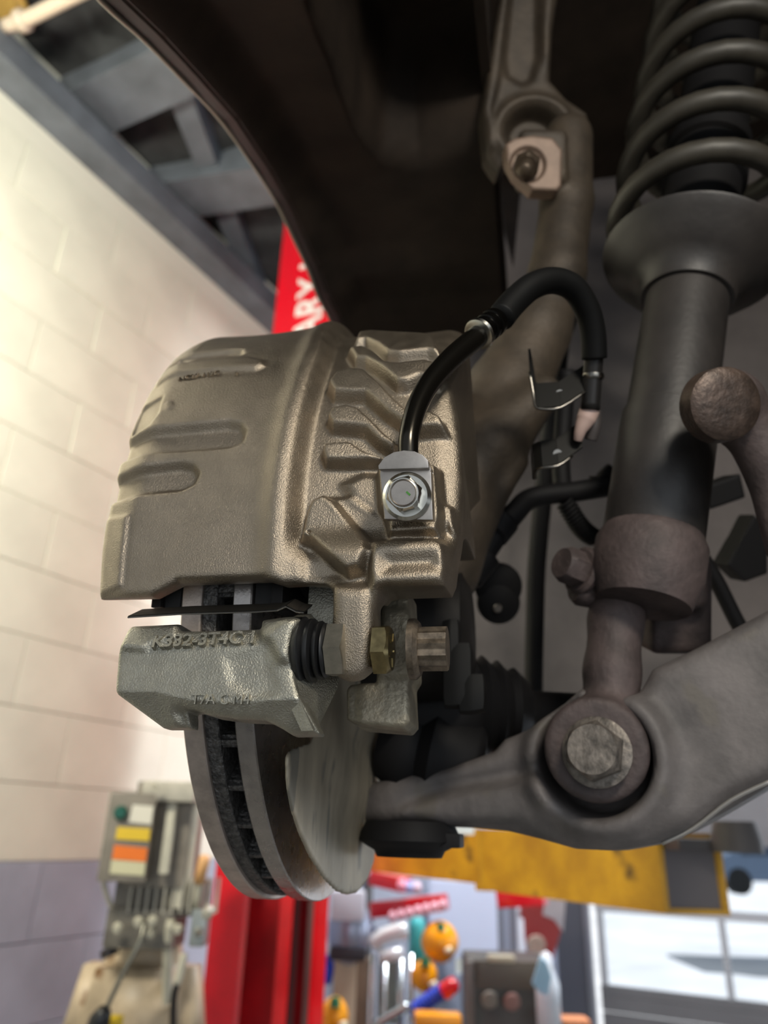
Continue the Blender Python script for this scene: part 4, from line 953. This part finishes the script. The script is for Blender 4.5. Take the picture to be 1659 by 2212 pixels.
vs = PT.reshape(-1, 3); off = np.array([nx_, nz_]).T
PT2 = PT + (HT*nx_[:, None]+UP*nz_[:, None])[None]*.003
ii = np.arange(ns_-1)[:, None]*na+np.arange(na-1)[None]; q1 = np.stack([ii, ii+1, ii+na+1, ii+na], -1).reshape(-1, 4); N0 = ns_*na
def rim(idx): return [(idx[i], idx[i+1], idx[i+1]+N0, idx[i]+N0) for i in range(len(idx)-1)]
ed = rim(list(range(na)))+rim([(ns_-1)*na+i for i in range(na)])+rim([i*na for i in range(ns_)])+rim([i*na+na-1 for i in range(ns_)])
put('wheel_arch_liner', np.concatenate([vs, PT2.reshape(-1, 3)]), np.concatenate([q1, q1[:, ::-1]+N0, np.array(ed)]), M_liner, body, 'all', label='matt black wheel arch liner')
# inner fender apron and grey frame side behind the suspension
def vpoly(name, pts, d, th, m, lab=None, bev=.002, par=None):
    """upright plate through traced points standing across the arch at t = d mm"""
    q = [hit(x, y, HUB+HT*d*.001, HT) for x, y in pts]; MB().prism(q, HT*th*.001, bev).build(name, m, par or body, 30, label=lab)
vpoly('inner_panel', [(1010, 420), (1062, 380), (1110, 600), (1130, 330), (1400, 300), (1700, 300), (1700, 1700), (960, 1700), (930, 1500), (960, 1300), (985, 1100), (1010, 700)], 420, 12, M_under, 'grey-brown inner wing panel')
MB().prism([hp(540, -420, 860), hp(540, 600, 860), hp(540, 600, -80), hp(540, -420, -30)], HN*.01).build('engine_bay_side', M_liner, body)
MB().prism([hp(118, -200, 520), hp(122, 120, 590), hp(126, 480, 560), hp(126, 600, 860), hp(118, -440, 860), hp(118, -440, 600)], HN*.01).build('engine_bay_wall', M_liner, body)
MB().prism([hp(-90, -440, 860), hp(560, -440, 860), hp(560, 640, 860), hp(-90, 640, 860)], UP*.02).build('bonnet_underside', M_liner, body)
MB().lathe(hit(940, 530, HUB+HT*.46, HT), -HT, [(-.01, .012), (.0, .012), (.003, .008)], 24).build('liner_plug', M_blk, body, 40)

# ---- steering knuckle
kn = thing('steering_knuckle', 'dull cast steering knuckle behind the caliper with tall arm to the upper ball joint', 'steering knuckle', P(1060, 1300, .52))
kp = [P(1228, 300, .70), P(1224, 440, .68), P(1204, 590, .655), P(1160, 720, .635), P(1095, 850, .615), P(1028, 980, .59), P(958, 1110, .568), P(918, 1215, .550)]
kr = [.0225, .0235, .0245, .028, .034, .038, .040, .042]
def knf(Pn):
    d = None
    for i in range(len(kp)-1):
        c = capsule(Pn, kp[i], kp[i+1], kr[i], kr[i+1]); d = c if d is None else smin(d, c, .006)
    d = smin(d, boxd(Pn, P(1168, 350, .665), nrm(cr), nrm(cu), cf, .022, .024, .015, .006), .006)
    d = smin(d, capsule(Pn, P(1120, 1000, .56), P(985, 1220, .55), .007, .008), .008)
    d = smin(d, capsule(Pn, P(1175, 850, .58), P(1060, 960, .57), .014, .026), .012)
    d = smax(d, -capsule(Pn, P(1130, 960, .52), P(1100, 1000, .53), .014, .01), .006)
    return d
allk = np.array(kp)
field_cast('knuckle_casting', knf, allk.min(0)-.065, allk.max(0)+.065, .0030, M_knuckle, kn)
bp_ = Relief(P(1150, 350, .640), cr, cu, [(1092, 310), (1110, 297), (1150, 290), (1195, 296), (1216, 322), (1214, 400), (1204, 412), (1150, 410), (1112, 375), (1095, 345)], step=.001, k=.003)
bp_.disc(1140, 355, .015, -.003, .003); bp_.build('stud_boss', .02, mat('pale_cast_boss', (122, 102, 88), .55, .3, .1, 60), kn, 'paler machined boss')
nx = nrm(-ray(1135, 365)-cr*.18-cu*.45)
MB().hexhead(P(1140, 352, .640), nx, .020, .011).build('castle_nut', mat('old_nut_steel', (84, 72, 60), .45, .6), kn, 40, label='dark nut on the ball joint stud')
MB().lathe(P(1140, 352, .640)+nx*.010, nx, [(0, .0072), (.003, .0064), (.004, .0072), (.007, .0064), (.008, .0072), (.011, .0064), (.013, .0045)], 24).build('threaded_stud', mat('old_nut_steel', (84, 72, 60), .45, .6), kn, 50)
# knuckle boss and caliper mounting bolt right of the guide bolt
Kb = hp(60, -140, -60)
kb = Relief(hit(800, 1420, HUB-HT*.150, HT), HN, UP, z3((1320, 60), (1440, 60), (1445, 190), (1462, 225), (1466, 470), (1440, 510), (1448, 700), (1420, 735), (1180, 715), (1140, 690), (1138, 545), (1160, 520), (1285, 515)), step=.0011, k=.003)
kb.bump(z3((1120, 500), (1200, 500), (1200, 760), (1100, 760)), -.002, .002); kb.bump(z3((1330, 170), (1470, 170), (1470, 500), (1300, 500)), .003, .004)
kb.build('mounting_boss', .032, mat('grey_cast_boss', (150, 142, 124), .5, .6, .25, 50, .8, 300), kn, 'pale grey cast mounting boss')
mb0 = hit(886, 1402, HUB-HT*.170, HT)
MB().lathe(mb0, HN, [(0, .0145), (.003, .0145), (.0050, .0125)], 36).build('bolt_washer', mat('rusty_bolt_steel', (118, 106, 92), .45, .7, .3, 200), kn, 40)
b = MB(); pf = []
for i in range(24): pf.append(.0108 if i % 2 == 0 else .0096)
A_, X_, Y_ = HN, *perp(HN)
ringa = [mb0+HN*.0045+(X_*math.cos(2*PI*i/24)+Y_*math.sin(2*PI*i/24))*pf[i] for i in range(24)]
b.prism(ringa, HN*.0135, .0004); b.build('twelve_point_bolt', mat('rusty_bolt_steel', (134, 112, 92), .45, .7, .3, 200), kn, 35, label='weathered twelve-point mounting bolt')
# hub bearing body and boot region behind
MB().lathe(hp(20, 0, 0), HN, [(0, .062), (.03, .060), (.04, .048), (.075, .045), (.08, .03)], 48).build('hub_carrier', M_dark, kn, 40)
# ---- cv joint and drive shaft boot
cv = thing('drive_shaft', 'black drive shaft with dark joint housing behind the mounting boss', 'drive shaft', hp(110, -20, -60))
MB().lathe(hit(870, 1520, HUB+HT*.05, HT), nrm(HN+HT*.3), [(0, .040), (.03, .044), (.05, .040), (.055, .034), (.06, .039), (.068, .032), (.072, .036), (.08, .028), (.085, .031), (.095, .022), (.1, .014), (.22, .014)], 40).build('joint_boot', M_blk, cv, 60)
MB().lathe(hit(830, 1600, HUB+HT*.045, HT), nrm(HN*.9-UP*.2), [(0, .026), (.02, .036), (.03, .030), (.04, .036), (.05, .030), (.07, .026), (.075, .02)], 40).build('ball_joint_boot', M_blk, cv, 60)
for i, (x, y, w_, h) in enumerate(((975, 1400, .016, .045), (990, 1460, .024, .05), (1020, 1500, .022, .03))):
    MB().box(hit(x, y, HUB-HT*.05, HT), nrm(HN+UP*.1), HT, UP, w_*.8, .018, h*.8, .007).build('sensor_block', M_rubber2, cv, 30)

# ---- upper control arm
uca = thing('upper_control_arm', 'cast upper control arm entering from the top with a lit left edge', 'control arm', P(1150, 200, .74))
ua = [P(1150, -60, .80), P(1148, 60, .775), P(1140, 170, .75), P(1150, 250, .73)]
ur = Relief(P(1145, 150, .735), cr, cu, [(1088, -60), (1215, -60), (1195, 60), (1190, 170), (1225, 210), (1270, 240), (1285, 300), (1280, 380), (1265, 440), (1180, 330), (1095, 345), (1078, 370), (1050, 330), (1040, 240), (1052, 160), (1066, 60)], step=.0016, k=.008)
ur.bump([(1110, -80), (1165, -80), (1165, 120), (1150, 170), (1130, 180), (1095, 160), (1090, 120)], -.008, .008)
ue, ve = ur.uv(1152, 285); re = np.hypot((ur.UU-ue), (ur.VV-ve)*1.15)
ur.h = ur.h + .007*np.exp(-((re-.036)/.007)**2) - .016*sstep((.030-re)/.010) 
ur.bump([(1088, -60), (1106, -60), (1078, 170), (1062, 240), (1066, 325), (1048, 325), (1038, 240), (1050, 160)], .006, .005); ur.bump([(1180, -60), (1200, -60), (1192, 60), (1180, 150), (1168, 60)], .004, .006)
ur.build('arm_casting', .035, M_knuckle, uca)

# ---- coil-over shock
sh = thing('coil_over_shock', 'dark coil spring and damper running down the right side to the lower arm', 'shock absorber', P(1300, 1600, .45))
S0, S1 = P(1352, 1560, .455), P(1600, -160, .760); sa = nrm(S1-S0)
def along(y):  # point on the axis at image row y
    lo, hi = 0.0, 1.2
    for _ in range(40):
        md = (lo+hi)/2
        if proj(S0+(S1-S0)*md)[1] > y: lo = md
        else: hi = md
    return S0+(S1-S0)*lo
X, Y = perp(sa); SPH = 2.3
sp = []
s_bot = along(535); s_top = along(-90); LL = np.linalg.norm(s_top-s_bot); turns = 6.8
for i in range(int(turns*28)+1):
    t = i/(turns*28); a = 2*PI*turns*t+SPH; sp.append(s_bot+sa*LL*t+(X*math.cos(a)+Y*math.sin(a))*.0635)
MB().tube(sp, .0088, 14, 1).build('coil_spring', M_spr, sh, 'all', label='dark olive-grey coil spring')
MB().lathe(along(520), sa, [(0, .030), (.06, .030), (.062, .034), (.075, .034), (.077, .030), (.095, .030), (.097, .034), (.11, .034), (.112, .030), (.16, .030), (.3, .030)], 40).build('dust_sleeve', M_blk, sh, 40)
MB().lathe(along(650), sa, [(.0, .0345), (.010, .037), (.018, .046), (.026, .058), (.034, .0635), (.038, .069), (.0405, .070), (.042, .066), (.043, .030)], 56).build('spring_seat', M_shock, sh, 50)
MB().lathe(along(1230), sa, [(0, .031), (.002, .033), (.10, .0335), (.118, .0335), (.12, .031), (.30, .031)], 48).build('damper_tube', M_shock, sh, 50)
MB().lathe(along(1245), sa, [(-.02, .030), (0, .036), (.022, .0365), (.030, .033)], 40).build('clamp_collar', M_rust, sh, 50)
# fork from the clamp to the lower bolt
fk = [P(1350, 1230, .515), P(1330, 1340, .500), P(1322, 1450, .485), P(1318, 1580, .468)]
def fkf(Pn):
    d = boxd(Pn, P(1400, 1240, .530), cr, cu, cf, .036, .024, .022, .008)
    for a, b_ in zip(fk[:-1], fk[1:]): d = smin(d, capsule(Pn, a, b_, .0175, .0175), .006)
    d = smin(d, boxd(Pn, P(1455, 1305, .540), cr, cu, cf, .022, .034, .018, .006), .008)
    d = smin(d, cyl(Pn, P(1288, 1618, .445), P(1288, 1618, .49), .031, .004), .01)
    return d
fa_ = np.array(fk+[P(1288, 1618, .46), P(1460, 1300, .54), P(1400, 1180, .53)])
field_cast('clevis_fork', fkf, fa_.min(0)-.045, fa_.max(0)+.045, .0025, M_rust, sh, 'brownish cast clevis fork')
MB().hexhead(P(1262, 1235, .508), nrm(-cr*.9-cf*.4+cu*.35), .022, .016, washer=.017, wh=.005).build('pinch_bolt', M_rust, sh, 35)
MB().lathe(P(1252, 1268, .510), nrm(-cr+cu*.2-cf*.2), [(-.03, .013), (.0, .013), (.004, .010)], 24).build('pinch_nut', M_rust, sh, 40)
MB().hexhead(P(1290, 1625, .440), nrm(-ray(1282, 1618)-cr*.24+cu*.14), .0300, .014, ang=.35, washer=.0205, wh=.003, cham=.2).build('lower_bolt', M_oldbolt, sh, 35, label='large weathered hex bolt head')
for x, y, r in ((1418, 1016, .006), (1408, 1034, .004)):
    MB().box(P(x, y, .505)-0*cf, nrm(cr+cu*.5), cf, cu, r*1.6, .002, r*.7, .0005).build('paint_mark', mat('yellow_paint_mark', (140, 112, 30), .6), sh)

# ---- lower control arm
lca = thing('lower_control_arm', 'broad dark lower control arm sweeping from the ball joint to the right edge', 'control arm', P(1200, 1780, .46))
lr = Relief(P(1200, 1700, .470), nrm(HN-HT*.22), UP, [(742, 1705), (752, 1692), (850, 1676), (960, 1656), (1060, 1620), (1085, 1592), (1150, 1568), (1225, 1520), (1262, 1490), (1330, 1520), (1382, 1500), (1410, 1448), (1500, 1405), (1600, 1352), (1720, 1290), (1760, 1500), (1760, 1640), (1659, 1700), (1570, 1752), (1500, 1790), (1420, 1822), (1330, 1838), (1240, 1834), (1160, 1812), (1090, 1795), (1000, 1786), (900, 1782), (800, 1782), (752, 1778)], step=.0022, k=.012)
u_, v_ = lr.uv(1290, 1640)
dd = np.hypot(lr.UU-u_, lr.VV-v_)
lr.h = lr.h + .012*sstep((lr.UU-lr.uv(1100, 1700)[0])/.10) - .018*sstep((lr.uv(860, 1700)[0]-lr.UU)/.06)
lr.h = lr.h + .010*np.exp(-((dd-.040)/.008)**2)
lr.h = lr.h - .030*sstep((.036-dd)/.006)
lr.bump([(850, 1765), (880, 1740), (1000, 1708), (1170, 1682), (1195, 1700), (1210, 1740), (1180, 1775), (1000, 1785)], .006, .006)
lr.bump([(940, 1690), (1100, 1660), (1190, 1640), (1190, 1672), (1000, 1702), (860, 1738)], -.006, .008)
lr.bump([(1400, 1820), (1480, 1790), (1560, 1720), (1640, 1690), (1700, 1660), (1700, 1700), (1560, 1770), (1450, 1830)], -.006, .006)
lr.build('arm_body', .07, M_susp, lca, wstep=.0025)
MB().lathe(hit(885, 1796, P(880, 1790, .505), cf), -UP, [(-.006, .030), (0, .033), (.006, .034), (.009, .030), (.012, .024), (.016, .022)], 36).build('ball_joint_cap', M_blk, lca, 40, label='black ball joint cap')
MB().box(P(950, 1815, .495), HN, HT, UP, .03, .03, .009, .002).build('retaining_clip', M_blk, lca, 30)
MB().tube([P(1430, 1822, .438), P(1500, 1788, .43), P(1580, 1728, .42), P(1670, 1685, .41)], .0012, 8, 4).build('lower_flange_edge', mat('bright_flange_edge', (170, 166, 162), .4, .5), lca, 'all', label='bright lower flange edge')  # thin tube, paler than the arm, along its lower flange
# ---- stabiliser link at the right
lk = thing('stabiliser_link', 'brown ball-ended stabiliser link at the right edge', 'link', P(1590, 900, .47))
def lkf(Pn):
    d = ellip(Pn, P(1568, 872, .455), cr, cu, cf, .0235, .0215, .02)
    d = smin(d, capsule(Pn, P(1590, 900, .455), P(1670, 1010, .450), .014, .013), .01)
    return smin(d, capsule(Pn, P(1640, 940, .455), P(1700, 1180, .44), .013, .012), .01)
field_cast('ball_housing', lkf, P(1568, 872, .455)-np.array([.05, .06, .18]), P(1680, 900, .47)+np.array([.06, .06, .06]), .0022, M_rust, lk)
MB().lathe(P(1568, 872, .430), nrm(-cf+cr*.1), [(-.012, .0222), (.0, .0215), (.0018, .019), (.0028, .012)], 40).build('ball_cap', mat('oxidised_cap', (84, 70, 62), .45, .5, .3, 90, .6, 300), lk, 50)
# ---- wiring harness
wh_ = thing('sensor_harness', 'black corrugated sensor wiring with taped branches behind the knuckle', 'wiring', P(1130, 1150, .6))
def wire(pts, r, name='loom', m=M_blk, lab=None): MB().tube([P(*p) for p in pts], r, 14, 5).build(name, m, wh_, 'all', label=lab)
wire([(1320, 1050, .60), (1240, 1062, .60), (1150, 1075, .60), (1110, 1110, .59), (1060, 1165, .58), (1010, 1240, .57), (970, 1300, .56)], [.0085, .0085, .0085, .009, .011, .012, .010])
wire([(1226, 800, .63), (1218, 900, .63), (1212, 1000, .62), (1216, 1060, .61)], .0075)
wire([(1300, 1040, .61), (1302, 1030, .61), (1296, 1024, .61)], .011, 'loom_clip')
q0 = [(1222, 1085, .60), (1240, 1120, .60), (1265, 1148, .60), (1288, 1164, .60)]
wire(q0, .0068, 'corrugated_sleeve'); 
for i in range(16):
    t = i/15; c = P(1222+66*t, 1086+78*t-14*math.sin(PI*t)*-1, .60); d_ = nrm(P(1288, 1164, .60)-P(1222, 1085, .60)); MB().lathe(c, d_, [(-.0011, .0078), (0, .0086), (.0011, .0078)], 16).build('sleeve_rib', M_blk, wh_, True)
wire([(1060, 1150, .58), (1085, 1120, .585)], .015, 'connector'); wire([(1000, 1240, .57), (1040, 1190, .575)], .017, 'connector')
gr_ = thing('black_grommet', 'black oval rubber grommet with a pale stud, left of the pinch bolt', 'grommet', P(1075, 1320, .66))
MB().lathe(P(1075, 1265, .66), -cf, [(0, .021), (.005, .021), (.008, .016)], 28).build('grommet_disc', M_blk, gr_, 40)
MB().lathe(P(1075, 1300, .66), -cf, [(0, .019), (.006, .019), (.009, .014)], 28).build('grommet_disc', M_blk, gr_, 40)
MB().lathe(P(1075, 1314, .648), -cf, [(0, .004), (.002, .003)], 14).build('stud', M_oldbolt, gr_, 40)
fr = thing('frame_bracket', 'dark angular brackets on the body behind the damper at the right edge', 'bracket', P(1560, 1070, .66))
MB().prism([P(x, y, .62) for x, y in ((1522, 1050), (1600, 1022), (1612, 1075), (1540, 1100), (1520, 1095))], cf*.03, .003).build('arm_stub', M_blk, fr)
MB().prism([P(x, y, .66) for x, y in ((1630, 1110), (1659, 1150), (1659, 1240), (1610, 1258), (1570, 1220), (1600, 1170))], cf*.03, .003).build('gusset', M_blk, fr)
bl = thing('brake_line', 'thin dark pipe running diagonally to the lower arm behind the damper', 'pipe', P(1560, 1280, .62))
MB().tube([P(1500, 1180, .60), P(1545, 1250, .60), P(1590, 1340, .60), P(1625, 1400, .60)], .0062, 12, 4).build('pipe', M_blk, bl, 'all')
oh = thing('breather_hose', 'dark blurred hose hanging vertically behind the knuckle', 'hose', P(1150, 1450, .80))
MB().tube([P(1215, 700, .8), P(1165, 1150, .80), P(1155, 1350, .80), P(1150, 1620, .78)], .010, 14, 4).build('hose', M_blk, oh, 'all')
MB().tube([P(1240, 640, .72), P(1185, 780, .71), P(1120, 940, .70), P(1105, 960, .70)], .012, 16, 4).build('hose_branch', M_blk, oh, 'all')
